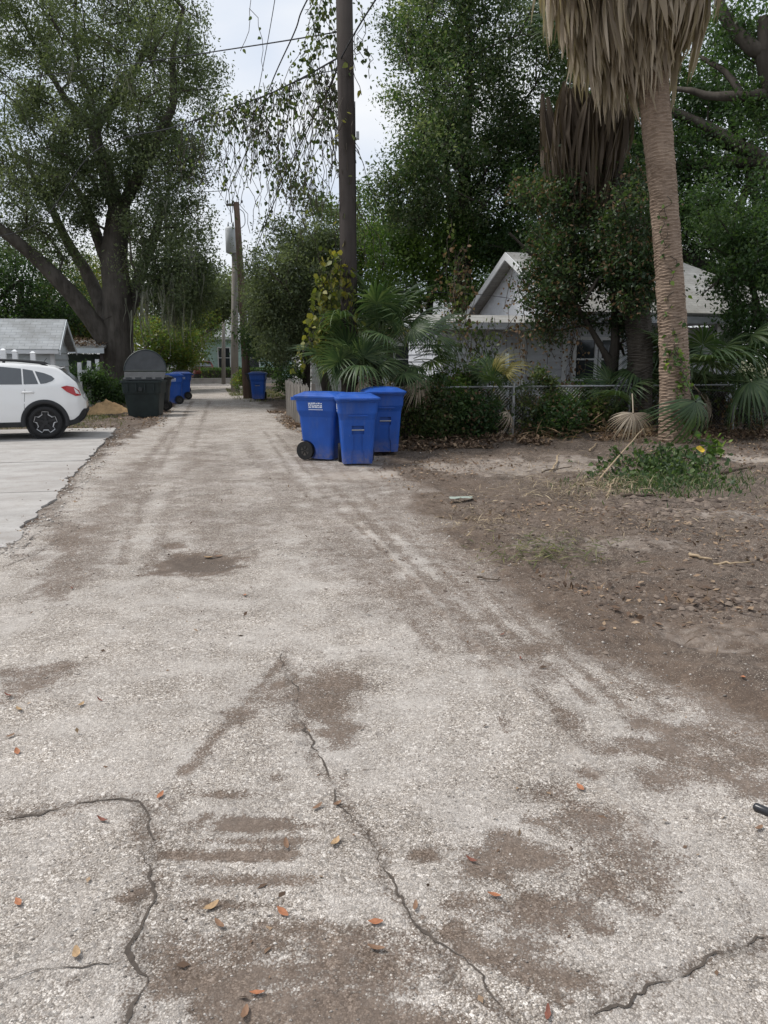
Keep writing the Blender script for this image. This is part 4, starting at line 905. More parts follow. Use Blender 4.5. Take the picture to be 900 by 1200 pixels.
# main roof: ridge along t, gable facing the alley, hip at the far end
rg, ef, er = (3.2, 4.45), (-.55, 2.68), (7.3, 2.68)
mr = MB()
slab_poly(mr, [(hx(8.15), ef[0], ef[1]), (hx(15.1), ef[0], ef[1]), (hx(13.1), rg[0], rg[1]), (hx(8.15), rg[0], rg[1])], .07)
slab_poly(mr, [(hx(8.15), rg[0], rg[1]), (hx(13.1), rg[0], rg[1]), (hx(15.1), er[0], er[1]), (hx(8.15), er[0], er[1])], .07)
slab_poly(mr, [(hx(15.1), ef[0], ef[1]), (hx(15.1), er[0], er[1]), (hx(13.1), rg[0], rg[1])], .07)
roof = mr.build('roof', M['shingle'], house, fixn=True)
gw = MB().ext([(hx(8.5), -.1, 2.42), (hx(8.5), -.1, 2.70), (hx(8.5), rg[0], 4.34), (hx(8.5), 6.9, 2.70), (hx(8.5), 6.9, 2.42)], (.1, 0, 0)).build('gable_wall', M['siding'], house, fixn=True)  # white gable; the grey siding colour paints in the shade on it
mb = MB()
for a, b in ((ef, rg), (rg, er)):
    mb.ext([(hx(8.13), a[0], a[1]-.20), (hx(8.13), b[0], b[1]-.20), (hx(8.13), b[0], b[1]-.005), (hx(8.13), a[0], a[1]-.005)], (-.035, 0, 0))
mb.build('barge_board', M['white_trim'], house, fixn=True)
MB().box((hx(11.7), ef[0]+.0, ef[1]-.16), (6.9, .04, .16)).build('fascia', M['siding'], house)
MB().box((hx(11.7), .7, 2.52), (6.6, 2.2, .03)).build('soffit', M['white_trim'], house)
# white door casing
MB().box((hx(8.42), -.02, 1.2), (.11, .06, 2.1)).build('door_casing', M['white_trim'], house)

# ---- far mint house and white house glimpsed through trees
mh = empty('mint_house', A(3.4, 62), AL, 'mint green house with pale roof at the end of the alley', 'house')
wl = MB().box((0, 0, 1.6), (6.5, 7, 3.2)).build('wall', M['mint'], mh)
board_wall(wl, 'x', -3.3, 3.3, -3.51, .2, 3.2, .25, M['mint'], -1)
mb = MB(); slab_poly(mb, [(-3.6, -3.9, 3.15), (3.6, -3.9, 3.15), (3.6, 0, 4.9), (-3.6, 0, 4.9)], .1); slab_poly(mb, [(-3.6, 0, 4.9), (3.6, 0, 4.9), (3.6, 3.9, 3.15), (-3.6, 3.9, 3.15)], .1); mb.build('roof', M['shingle_light'], mh, fixn=True)
MB().ext([(-3.28, -3.5, 3.15), (-3.28, 0, 4.75), (-3.28, 3.5, 3.15)], (.1, 0, 0)).build('gable', M['mint'], mh, fixn=True)
MB().box((0, -3.93, 3.1), (7.2, .05, .18)).build('fascia', M['white_trim'], mh)
for x in (-1.9, .2, 2.2): window(mh, x-.4, x+.4, -3.54, 1.0, 2.4)
wh = empty('white_house', A(9.0, 39), AL, 'white house glimpsed between trees behind the picket fence', 'house')
wl = MB().box((0, 0, 1.5), (8.5, 8, 3.0)).build('wall', M['white_trim'], wh); board_wall(wl, 'x', -4.25, 4.25, -4.01, .2, 3.0, .2, M['white_trim'], -1); board_wall(wl, 'y', -4.0, 4.0, -4.26, .2, 3.0, .2, M['white_trim'], -1)
mb = MB(); slab_poly(mb, [(-4.6, -4.4, 2.95), (4.6, -4.4, 2.95), (4.6, 0, 4.6), (-4.6, 0, 4.6)], .1); slab_poly(mb, [(-4.6, 0, 4.6), (4.6, 0, 4.6), (4.6, 4.4, 2.95), (-4.6, 4.4, 2.95)], .1); mb.build('roof', M['shingle_light'], wh, fixn=True)
for x in (-2.5, 0, 2.5): window(wh, x-.4, x+.4, -4.04, 1.0, 2.2)
MB().ext([(-4.2, -4, 2.95), (-4.2, 0, 4.45), (-4.2, 4, 2.95)], (.1, 0, 0)).build('gable', M['white_trim'], wh, fixn=True)
# low kerb wall at the alley end
lwall = empty('low_wall', A(1.2, 53.2), AL, 'low concrete wall across the far end of the alley', 'wall')
MB().box((0.6, 0, .14), (6.4, .2, .34)).build('wall', M['concrete'], lwall); MB().box((0.6, 0, .335), (6.5, .26, .05)).build('coping', M['concrete'], lwall)

# ---- the shed on the left
S0 = A(-6.0, 23.5); shed = empty('garden_shed', S0, AL, 'small pale shed with grey shingle gable roof at the left edge', 'shed')
sw = MB().box((0, 1.2, .99), (3.8, 2.36, 1.96)).build('wall', M['shed_siding'], shed)
board_wall(sw, 'x', -1.9, 1.9, .016, .06, 1.97, .19, M['shed_siding'], -1); board_wall(sw, 'y', .03, 2.37, 1.902, .06, 1.97, .19, M['shed_siding'], 1)
gb = MB().ext([(1.82, .02, 1.97), (1.82, 1.2, 2.66), (1.82, 2.38, 1.97)], (.07, 0, 0)).build('gable', M['shed_siding'], shed, fixn=True)
for k in range(3):
    z = 1.99+.2*k; hw = 1.14*(1-(z+.2-1.97)/.72); MB().ext([(1.892, 1.2-hw-.1, z), (1.892, 1.2+hw+.1, z), (1.892, 1.2+hw, z+.19), (1.892, 1.2-hw, z+.19)], (.014, 0, 0)).build('siding_board', M['shed_siding'], gb, fixn=True)
mb = MB(); slab_poly(mb, [(-2.1, -.28, 1.87), (2.12, -.28, 1.87), (2.12, 1.2, 2.75), (-2.1, 1.2, 2.75)], .05); slab_poly(mb, [(-2.1, 1.2, 2.75), (2.12, 1.2, 2.75), (2.12, 2.68, 1.87), (-2.1, 2.68, 1.87)], .05); mb.build('roof', M['shingle_light'], shed, fixn=True)
mb = MB()
for a, b in (((-.28, 1.87), (1.2, 2.75)), ((1.2, 2.75), (2.68, 1.87))): mb.ext([(2.125, a[0], a[1]-.15), (2.125, b[0], b[1]-.15), (2.125, b[0], b[1]-.01), (2.125, a[0], a[1]-.01)], (.025, 0, 0))
mb.build('barge_board', M['shed_siding'], shed, fixn=True)
MB().box((0, -.275, 1.80), (4.2, .025, .10)).build('fascia', M['white_trim'], shed)
for x in (-1.87, 1.87): MB().box((x, -.02, 1.0), (.09, .03, 1.9)).build('corner_board', M['white_trim'], shed)
MB().box((1.925, .03, 1.0), (.03, .09, 1.9)).build('corner_board', M['white_trim'], shed)
MB().box((-.9, -.012, .95), (1.3, .05, 1.6)).build('door', M['white_vinyl'], shed)
# white vinyl fence in front of it, and leaning pickets behind
vf = empty('vinyl_fence', A(-7.0, 22.3), AL, 'white vinyl panel fence between the car and the shed', 'fence')
for k in range(9): MB().box((-2.2+.475*k, 0, .88), (.46, .03, 1.66)).build('panel', M['white_vinyl'], vf)
MB().box((-.3, 0, 1.74), (4.3, .06, .07)).build('rail', M['white_vinyl'], vf)
for x, h in ((-2.45, 1.85), (-.3, 1.85), (1.9, 1.83), (2.18, 1.80), (2.62, 1.76)):
    p = MB().box((x, -.02, h/2), (.12, .12, h)).build('post', M['white_vinyl'], vf); MB().loft([[(x-.07, -.09, h), (x+.07, -.09, h), (x+.07, .05, h), (x-.07, .05, h)], [(x-.02, -.04, h+.05), (x+.02, -.04, h+.05), (x+.02, 0, h+.05), (x-.02, 0, h+.05)]]).build('cap', M['white_vinyl'], p)
vp = empty('white_picket_fence', A(-4.0, 27.0), AL, 'three white vinyl posts standing behind the right end of the shed', 'fence')
for x, y, h, ln in ((.05, 0, 1.5, .03), (.24, .7, 1.55, .05), (.42, 1.4, 1.6, .04)):
    MB().box((x, y, h/2), (.12, .12, h), Matrix.Rotation(ln, 3, 'Y')).build('post', M['white_vinyl'], vp); 
for z in (.4, 1.2): MB().box((.24, .7, z), (.04, 1.6, .1), Matrix.Rotation(-.26, 3, 'Z')).build('rail', M['white_vinyl'], vp)
# lean-to with leaf-strewn flat roof
lt_ = empty('lean_to', A(-5.1, 31.5), AL, 'low open lean-to with leaf-covered flat roof beside the oak', 'lean-to')
mb = MB(); slab_poly(mb, [(-1.6, -1.4, 2.02), (1.6, -1.4, 2.02), (1.6, 1.4, 2.35), (-1.6, 1.4, 2.35)], .07); mb.build('roof', M['shingle'], lt_, fixn=True)
MB().box((0, -1.42, 1.90), (3.2, .05, .18)).build('fascia', M['shed_siding'], lt_)
for x in (-1.5, 1.5):
    for y in (-1.3, 1.3): MB().box((x, y, 1.0), (.1, .1, 2.0)).build('post', M['pole_wood'], lt_)
MB().box((0, 1.36, .9), (3.0, .04, 1.8)).build('back_panel', plain('green_panel', (.10, .14, .12), .8), lt_)
R = rng(8); n = 900; p = np.stack([R.uniform(-1.6, 1.6, n), R.uniform(-1.4, 1.4, n), np.zeros(n)], -1); p[:, 2] = 2.05+(p[:, 1]+1.4)/2.8*.33+R.rand(n)*.05
V, F = leafset(R, p, .11, .9, .5); o = link('leaf_litter', npmesh('leaf_litter', V, F, M['litter'], R.rand(n)), lt_); o['kind'] = 'stuff'

# ------------------------------------------------------------------ fences on the right
M['galv'] = plain('galvanised_steel', (.34, .35, .36), .5, .3, 12, metal=.6)
cf = empty('chain_link_fence', A(3.55, 14.62), AL, 'low galvanised chain-link fence grown with vines in front of the grey house', 'fence')
FL = 11.0
for x in (0, 2.5, 5.1, 7.6, 10.2):
    p = MB().tube([(x, 0, -.1), (x, 0, 1.10)], .032, 10).build('post', M['galv'], cf); MB().tube([(x, 0, 1.10), (x, 0, 1.14), (x, 0, 1.16)], [.037, .03, .008], 10).build('cap', M['galv'], p)
MB().tube([(-.02, 0, 1.06), (FL, 0, 1.06)], .021, 8).build('top_rail', M['galv'], cf)
mb = MB(); pit = .075; H = 1.0
for sgn in (1, -1):
    k = -H
    while k < FL:
        a0, b0 = (k, 0.04), (k+H, 1.04)
        if sgn < 0: a0, b0 = (k, 1.04), (k+H, .04)
        xa, za = a0; xb, zb = b0
        if xa < 0: f = -xa/(xb-xa); xa, za = 0, za+(zb-za)*f
        if xb > FL: f = (FL-xa)/(xb-xa); xb, zb = FL, za+(zb-za)*f
        if xb-xa > .02: mb.tube([(xa, sgn*.003+.03, za), (xb, sgn*.003+.03, zb)], .0022, 3, False)
        k += pit
o = mb.build('wire_mesh', M['galv'], cf); o['kind'] = 'stuff'
# blue-grey standing pipe/board by the post
o = MB().tube([A(6.12, 15.1, -.1), A(6.10, 15.1, 1.0), A(6.08, 15.1, 1.72)], .045, 10).build('standing_pipe', plain('pale_pipe', (.55, .60, .64), .5)); tag(o, 'pale grey pipe standing upright behind the chain-link fence post', 'pipe')
# weathered picket fence
M['grey_wood'] = bark('weathered_wood', (.15, .135, .12), (.33, .31, .28), 12, .08, .4)
pf = empty('wooden_fence', A(2.3, 17.6), AL, 'weathered grey wooden picket fence along the alley behind the blue bins', 'fence')
R = rng(31)
PK = [MB().ext([(-.045, -.01, 0), (.045, -.01, 0), (.045, -.01, .93+.02*i), (.012, -.01, 1.0+.02*i), (-.012, -.01, 1.0+.02*i), (-.045, -.01, .93+.02*i)], (0, .02, 0)).mesh('picket', M['grey_wood'], fixn=True) for i in range(3)]
for k in range(46):
    link('picket', PK[k % 3], pf, (R.normal()*.006, k*.108, -.02+R.normal()*.015), (R.normal()*.015, R.normal()*.01, math.pi/2))
for z in (.3, .75): MB().box((.045, 2.45, z), (.04, 5.0, .09)).build('rail', M['grey_wood'], pf)
for y in (0, 2.45, 4.95): MB().box((.11, y, .5), (.09, .09, 1.1)).build('post', M['grey_wood'], pf)

# ------------------------------------------------------------------ wheeled bins
def bin_plastic(name, col):
    m, nt, out = newmat(name); co = objco(nt); oi = N(nt, 'ShaderNodeObjectInfo').outputs['Random']
    add = N(nt, 'ShaderNodeVectorMath', operation='ADD'); cx = N(nt, 'ShaderNodeCombineXYZ'); nt.links.new(math_(nt, 'MULTIPLY', oi, 30.0), cx.inputs[0]); nt.links.new(co, add.inputs[0]); nt.links.new(cx.outputs[0], add.inputs[1]); v = add.outputs[0]
    c = ramp(nt, noise(nt, v, 3, 5, .6), [(.3, tuple(q*.8 for q in col)), (.7, tuple(q*1.12 for q in col))])
    streak = ramp(nt, noise(nt, v, 9, 6, .7, (1, 1, .18)), [(.52, (0, 0, 0)), (.74, (.5, .5, .5))])
    c = mixc(nt, streak, c, tuple(q*.55+.075 for q in col))
    sp = N(nt, 'ShaderNodeSeparateXYZ'); nt.links.new(co, sp.inputs[0])
    low = math_(nt, 'SUBTRACT', .42, math_(nt, 'MULTIPLY', sp.outputs[2], 1.6), True)
    splash = math_(nt, 'MULTIPLY', low, ramp(nt, noise(nt, v, 14, 6, .7), [(.35, (0, 0, 0)), (.62, (1, 1, 1))]))
    c = mixc(nt, math_(nt, 'MULTIPLY', splash, 1.5, True), c, (.24, .20, .165))
    sc2 = ramp(nt, noise(nt, v, 40, 3, .6, (1, 1, .3)), [(.68, (0, 0, 0)), (.74, (.5, .5, .5))]); c = mixc(nt, sc2, c, tuple(q*.5+.16 for q in col))
    principled(nt, out, c, ramp(nt, noise(nt, v, 6, 4), [(.3, (.36,)*3), (.7, (.58,)*3)]), bumpn(nt, noise(nt, v, 25, 4), .06, .01), 0, .4); return m
def cart_materials(): return bin_plastic('blue_bin_plastic', (.010, .078, .37)), bin_plastic('black_bin_plastic', (.020, .024, .025))
M['blue'], M['black'] = cart_materials()
M['darkgreen'] = plain('dumpster_plastic', (.020, .030, .030), .5, .3, 4, bump=.05)
M['dumplid'] = plain('dumpster_lid', (.05, .054, .058), .5, .3, 4, bump=.05)
M['rubber'] = plain('rubber', (.022, .022, .022), .8)
M['print'] = plain('white_print', (.72, .76, .82), .6, .15, 60)
def rrect(w_, d, r, z, yo=0, n=5):
    pts = []
    for cx, cy, a0 in ((w_/2-r, d/2-r, 0), (-w_/2+r, d/2-r, 90), (-w_/2+r, -d/2+r, 180), (w_/2-r, -d/2+r, 270)):
        for k in range(n): a = math.radians(a0+90*k/(n-1)); pts.append((cx+r*math.cos(a), cy+r*math.sin(a)+yo, z))
    return pts
def boolean(me, cutters):
    o = bpy.data.objects.new('tmp', me); C.objects.link(o); tmp = []
    for c in cutters:
        q = bpy.data.objects.new('cut', c); C.objects.link(q); m_ = o.modifiers.new('b', 'BOOLEAN'); m_.operation = 'DIFFERENCE'; m_.solver = 'EXACT'; m_.object = q; tmp.append(q)
    dg = bpy.context.evaluated_depsgraph_get(); r = bpy.data.meshes.new_from_object(o.evaluated_get(dg))
    for q in tmp+[o]: bpy.data.objects.remove(q)
    return r
def make_cart(mat, mark=True):
    root = empty('wheeled_bin', (0, 0, 0))
    # body, front towards -Y
    R_ = [(.02, .46, .52, .06), (.10, .475, .545, .06), (.70, .545, .66, .07), (.76, .575, .70, .07), (.80, .60, .73, .07), (.97, .615, .755, .07), (.972, .655, .80, .08), (1.0, .66, .80, .08)]
    mb = MB(); mb.loft([rrect(a, b, r, z, .0) for z, a, b, r in R_]); me = mb.mesh('body', mat, fixn=True)
    cuts = [MB().box((0, -.345, .545), (.19, .16, .13)).mesh('c', None), MB().ext([(-.10, -.22, -.01), (.10, -.22, -.01), (.10, -.22, .20), (.075, -.22, .24), (.075, -.22, .49), (-.075, -.22, .49), (-.075, -.22, .24), (-.10, -.22, .20)], (0, -.30, 0)).mesh('c', None, fixn=True),
        MB().disc((.27, .21, .14), .0001, .178, 'x', .20, 24).mesh('c', None, fixn=True), MB().disc((-.27, .21, .14), .0001, .178, 'x', .20, 24).mesh('c', None, fixn=True)]
    # lower channel follows the sloping front: cut with a sheared prism
    c2 = MB().ext([(-.10, 0, 0), (.10, 0, 0), (.10, 0, .20), (.07, 0, .25), (.07, 0, .50), (-.07, 0, .50), (-.07, 0, .25), (-.10, 0, .20)], (0, -.3, 0))
    c2.v = [(x, y - .242 - z*.10, z) for x, y, z in c2.v]; cuts[1] = c2.mesh('c', None, fixn=True)
    me = boolean(me, cuts); me.materials.clear(); me.materials.append(mat); me.name = 'body'
    body = link('body', me, root)
    # raised frame on the upper front
    mb = MB()
    mb.box((0, -.352, .765), (.30, .03, .02)); mb.build('front_rib', mat, body)
    MB().tube([(-.095, -.315, .545), (.095, -.315, .545)], .011, 8).build('catch_bar', M['galv'], root)
    # lid: shallow dome with lip and hinge
    mb = MB(); mb.loft([rrect(.69, .86, .09, 1.003, -.02), rrect(.69, .86, .09, 1.03, -.02), rrect(.64, .80, .09, 1.045, -.02), rrect(.46, .60, .10, 1.085, 0), rrect(.2, .3, .08, 1.095, 0)])
    mb.box((0, -.455, 1.012), (.26, .05, .02)); mb.box((0, .05, 1.083), (.30, .5, .02)); mb.build('lid', mat, root, fixn=True)
    mb = MB(); mb.tube([(-.26, .44, .985), (.26, .44, .985)], .018, 8)
    for x in (-.26, .26): mb.box((x, .41, .985), (.035, .10, .05))
    mb.build('handle', mat, root)
    for x in (-.25, .25):
        wl = MB().disc((x, .22, .148), .08, .148, 'x', .06, 28).build('wheel', M['rubber'], root)
        MB().disc((x, .22, .148), .0001, .083, 'x', .045, 16).build('hub', M['black'], wl); 
        m2 = MB()
        for k in range(6): a = k*math.pi/3; m2.box((x*1.10, .22+.045*math.cos(a), .148+.045*math.sin(a)), (.012, .06, .014), Matrix.Rotation(a, 3, 'X'))
        m2.build('spokes', M['rubber'], wl)
    MB().tube([(-.24, .22, .148), (.24, .22, .148)], .012, 8).build('axle', M['galv'], root)
    if mark:
        # printed label on each side: block letters in two rows, a fine line below
        for sx in (-1, 1):
            q = MB(); x = sx*.3115
            def bar(y0, y1, z0, z1):
                def wx(z): return sx*(np.interp(z, [.76, .80, .97], [.2875, .30, .3075])+.0025)
                q.add([(wx(z0), y0, z0), (wx(z0), y1, z0), (wx(z1), y1, z1), (wx(z1), y0, z1)], [(0, 1, 2, 3)])
            Rb = rng(5)
            for row, z0 in enumerate((.905, .875, .845)):
                y = -.13
                while y < .10:
                    w_ = Rb.uniform(.02, .055); bar(y, y+w_, z0+Rb.uniform(0, .004), z0+Rb.uniform(.018, .027)); y += w_+Rb.uniform(.003, .012)
            for k in range(13): bar(-.14+.02*k, -.127+.02*k, .812, .826)
            q.build('printed_label', M['print'], root)
    return root
blue0 = make_cart(M['blue']); black0 = make_cart(M['black'], False)
def put(src, used, t, x, y, rz, label, group):
    o = src if not used.get(src.name) else copy_tree(src); used[src.name] = 1
    o.location = (x, y, hz(x, y)+.004); o.rotation_euler = (0, 0, math.radians(rz)); o['label'] = label; o['category'] = 'bin'; o['group'] = group
    return o
U = {}; BG = 'blue wheeled recycling bins'; KG = 'black wheeled bins'
put(blue0, U, 0, -.43, 12.05, 6, 'foremost blue wheeled bin with catch bar facing the viewer, in the group of three', BG)
put(blue0, U, 0, -.98, 12.62, 66, 'left blue wheeled bin of the three, turned sideways showing its wheels and printed label', BG)
put(blue0, U, 0, -.02, 13.15, 8, 'right rear blue wheeled bin of the three, partly hidden by the foremost one', BG)
p = G(302, 469); put(blue0, U, 0, p.x, p.y+.3, 2, 'lone blue wheeled bin standing at the foot of the leaning poles', BG)
p = G(200, 474); put(blue0, U, 0, p.x, p.y+.3, -70, 'nearer of the two blue bins in the left row behind the dumpster', BG)
p = G(207, 469); put(blue0, U, 0, p.x+.1, p.y+.5, -70, 'farther of the two blue bins in the left row behind the dumpster', BG)
p = G(186, 483); put(black0, U, 0, p.x-.05, p.y+.3, -80, 'black wheeled bin tucked right behind the open dumpster', KG)
p = G(215, 460); put(black0, U, 0, p.x, p.y, -75, 'black wheeled bin at the far end of the left row', KG)
p = G(289, 468); o = put(black0, U, 0, p.x+.2, p.y+.9, 0, 'black wheeled bin half hidden behind the lone blue bin', KG)

# the open dumpster
dp = G(165, 488); D0 = empty('dumpster', (dp.x, dp.y+.5, hz(dp.x, dp.y)), math.radians(6), 'big dark plastic dumpster with its rounded lid standing open', 'dumpster')
mb = MB(); mb.loft([rrect(.84, .84, .10, .02), rrect(.86, .86, .10, .10), rrect(.99, .99, .10, .68), rrect(1.05, 1.05, .12, .69), rrect(1.10, 1.10, .12, .99), rrect(1.16, 1.16, .13, 1.0), rrect(1.16, 1.16, .13, 1.05), rrect(1.06, 1.06, .11, 1.05), rrect(.98, .98, .1, .9)]); b_ = mb.build('body', M['darkgreen'], D0, fixn=True)
mb = MB()
for x in (-.36, -.12, .12, .36): mb.box((x, -.565, .86), (.03, .05, .22))
mb.build('ribs', M['darkgreen'], b_)
mb = MB(); mb.box((0, -.60, .82), (.10, .05, .1)); mb.build('lift_pocket', M['black'], b_)
mb = MB(); mb.tube([(-.56, .50, 1.10), (.56, .50, 1.10)], .03, 8); mb.build('hinge', M['black'], D0)
mb = MB()                                                # lower fixed half of the cover with hinge knuckles
mb.ext([(-.57, -.1, 1.06), (.57, -.1, 1.06), (.57, .1, 1.13), (-.57, .1, 1.13)], (0, .0, .03)); mb.ext([(-.57, .1, 1.13), (.57, .1, 1.13), (.59, .22, 1.29), (-.59, .22, 1.29)], (0, .03, -.01))
for x in (-.42, -.15, .15, .42): mb.box((x, -.05, 1.10), (.16, .06, .07))
mb.build('fixed_cover', M['dumplid'], D0, fixn=True)
def lidshape(r, y, k=16): return [(r*math.cos(math.pi*i/k), y, .02+.62*r/.6*math.sin(math.pi*i/k)) for i in range(k+1)]
mb = MB(); mb.ext(lidshape(.6, 0), (0, .05, 0)); ld = mb.mesh('lid', M['dumplid'], fixn=True); lid = link('lid', ld, D0, (0, .24, 1.30), (-.28, 0, 0))
rim = MB(); rim.tube(lidshape(.6, .01), .022, 6); rim.tube([(-.6, .01, .02), (.6, .01, .02)], .022, 6); rim.build('rim', M['darkgreen'], lid)

# ------------------------------------------------------------------ cars
def car_paint(name, col):
    m, nt, out = newmat(name); co = objco(nt); c = mixc(nt, noise(nt, co, 3, 4), tuple(q*.93 for q in col), col); principled(nt, out, c, .3, None, 0, .5, .6); return m
M['white_paint'] = car_paint('white_car_paint', (.80, .80, .79)); M['maroon_paint'] = car_paint('maroon_car_paint', (.16, .035, .03))
M['clad'] = plain('black_cladding', (.03, .031, .033), .6); M['tyre'] = plain('tyre', (.025, .025, .026), .85, .2, 20)
M['car_glass'] = plain('tinted_car_glass', (.05, .06, .07), .06, .15, 2, spec=.7, coat=.5)
M['red_lens'] = plain('red_lens', (.42, .008, .012), .15, .2, 10, coat=.7); M['clear_lens'] = plain('clear_lens', (.7, .7, .7), .15, .1)
M['rim_dark'] = plain('rim_dark', (.03, .03, .032), .4, metal=.3); M['rim_silver'] = plain('rim_silver', (.62, .62, .63), .3, .05, metal=.5)
LEN = 4.45; RAX, FAX, WR = -.82, -3.46, .335
XT = [0, -.06, -.11, -.16, -.30, -.46, -.54, -.60, -.9, -1.4, -1.9, -2.4, -2.75, -3.3, -3.5, -3.9, -4.2, -4.36, -4.45]
ZT = [.74, .84, .98, 1.13, 1.27, 1.41, 1.455, 1.475, 1.515, 1.555, 1.565, 1.53, 1.43, 1.10, 1.04, .98, .88, .74, .60]
def ztop(x): return float(np.interp(-x, [-q for q in XT], ZT))
def zbot(x):
    z = np.interp(-x, [0, .08, .20, .45, 3.9, 4.3, 4.45], [.50, .36, .30, .27, .27, .3, .45])
    for ax in (RAX, FAX):
        d = abs(x-ax)
        if d < .41: z = max(z, WR+math.sqrt(.41**2-d*d))
    return float(z)
def halfw(x, z):
    e = np.interp(-x, [0, .05, .15, .4, .9, 3.6, 4.1, 4.35, 4.45], [.60, .70, .78, .85, .885, .885, .83, .70, .5])
    if z > 1.08: e = e - (z-1.08)*.50
    elif z < .45: e = e - (.45-z)*.15
    elif z > .75: e = e - (z-.75)*.09*(1 if True else 0)
    if z > 1.08: e = e-.0297
    return float(e)
def make_car(name, paint, label, group):
    root = empty(name, (0, 0, 0), 0, label, 'car', group)
    xs = sorted(set([0, -.03, -.06, -.09, -.12, -.16, -.2] + [-.25-.05*i for i in range(28)] + [-1.7-.1*i for i in range(13)] + [-2.95-.05*i for i in range(31)]), reverse=True)
    xs = [x for x in xs if x >= -4.45]; xs = sorted(set(xs), reverse=True); NJ = 16; rings = []
    for x in xs:
        zb, zt = zbot(x), ztop(x); zt = max(zt, zb+.02); row = []
        zs = [zb+(zt-zb)*(j/NJ) for j in range(NJ+1)]
        side = [(x, -halfw(x, z), z) for z in zs]; wt = halfw(x, zt)
        cr = .03 if x < -.4 and x > -2.8 else .02
        top = [(x, -wt*f, zt+cr*(1-f*f)) for f in (.9, .6, 0, -.6, -.9)]
        row = side+top+[(x, -y, z) for (_, y, z) in reversed(side)]; rings.append(row)
    mb = MB(); n = len(rings[0]); mb.loft(rings, False, False)
    mb.add(rings[0], [tuple(range(n))]); mb.add(rings[-1], [tuple(range(n-1, -1, -1))])
    body = mb.build('body', paint, root, True, fixn=True)
    MB().box((-2.15, 0, .42), (3.6, 1.0, .34)).build('floor_pan', M['clad'], root)
    for sg in (-1, 1):
        def sp(x, z, o=.006): return (x, sg*(halfw(x, z)+o), z)
        def panel(pts, mat, nm, o=.006, par=root, ns=3):
            # triangle fan refined along edges, lying on the flank
            q = MB(); P_ = []
            for (a, b) in zip(pts, pts[1:]+pts[:1]):
                for k in range(ns): f = k/ns; P_.append((a[0]+(b[0]-a[0])*f, a[1]+(b[1]-a[1])*f))
            cx = sum(p[0] for p in P_)/len(P_); cz = sum(p[1] for p in P_)/len(P_); m_ = len(P_)
            v = [sp(cx, cz, o)]+[sp(cx+(p[0]-cx)*.5, cz+(p[1]-cz)*.5, o) for p in P_]+[sp(*p, o) for p in P_]
            q.add(v, [(0, 1+i, 1+(i+1) % m_) for i in range(m_)]+[(1+i, 1+m_+i, 1+m_+(i+1) % m_, 1+(i+1) % m_) for i in range(m_)])
            return q.build(nm, mat, par, fixn=True)
        panel([(-1.21, 1.125), (-1.22, 1.445), (-1.6, 1.485), (-2.1, 1.49), (-2.13, 1.125)], M['car_glass'], 'rear_window')
        panel([(-.90, 1.13), (-1.18, 1.125), (-1.19, 1.44), (-1.0, 1.405)], M['car_glass'], 'quarter_window')
        panel([(-.86, 1.13), (-.96, 1.395), (-.78, 1.35), (-.64, 1.29), (-.585, 1.235), (-.63, 1.19), (-.75, 1.145)], M['car_glass'], 'quarter_window')
        panel([(-2.22, 1.125), (-2.2, 1.48), (-2.5, 1.445), (-2.75, 1.36), (-3.1, 1.13)], M['car_glass'], 'front_window')
        tl = panel([(-.47, 1.06), (-.36, 1.09), (-.22, 1.06), (-.12, .98), (-.09, .88), (-.20, .87), (-.36, .96)], M['red_lens'], 'tail_lamp', .012)
        panel([(-.22, 1.04), (-.14, .97), (-.11, .90), (-.19, .93)], M['clear_lens'], 'reversing_lens', .016, tl)
        # wheel arch cladding, sills, lower bumper
        for ax in (RAX, FAX):
            q = MB(); ring_ = []
            for k in range(25):
                a = math.radians(-12+204*k/24); row = []
                for r, o in ((.39, -.03), (.385, .022), (.46, .024), (.475, .002)):
                    x = ax+r*math.cos(a); z = WR+r*math.sin(a); row.append((x, sg*(halfw(min(0, x), max(z, .45))+o), z))
                ring_.append(row)
            q.loft(ring_, False, False); q.build('wheel_arch', M['clad'], root, True, fixn=True)
            q = MB().disc((ax, sg*.62, WR), .0001, .405, 'y', .28, 24); q.build('wheel_well', M['clad'], root)
        q = MB(); q.loft([[sp(x, z, o) for z, o in ((.24, -.02), (.25, .015), (.33, .018), (.35, .004))] for x in np.linspace(-1.26, -3.02, 12)], False, False); q.build('sill', M['clad'], root, fixn=True)
        for xx in (-1.2, -2.17):
            q = MB(); zs = np.linspace(.36, 1.12, 8); q.loft([[sp(xx+(.12*max(0, z-.7) if xx > -2 else 0)-.004, z, .0015), sp(xx+(.12*max(0, z-.7) if xx > -2 else 0)+.004, z, .0015)] for z in zs], False, False); q.build('door_seam', M['clad'], root)
        h = MB(); h.tube([sp(-1.0, .955, .0), sp(-1.03, .965, .03), sp(-1.2, .965, .03), sp(-1.23, .955, .0)], .016, 8); h.build('door_handle', paint, root, True)
        rr = MB(); rr.tube([(x, sg*(halfw(x, 1.5)-.10), ztop(x)+o) for x, o in ((-.72, .0), (-.86, .05), (-1.3, .06), (-1.8, .06), (-2.3, .055), (-2.5, .01))], [.02, .026, .026, .026, .026, .02], 8)
        rr.tube([(-1.55, sg*(halfw(-1.55, 1.5)-.10), 1.53), (-1.55, sg*(halfw(-1.55, 1.5)-.10), 1.61)], .03, 6); rr.build('roof_rail', M['clad'], root, True)
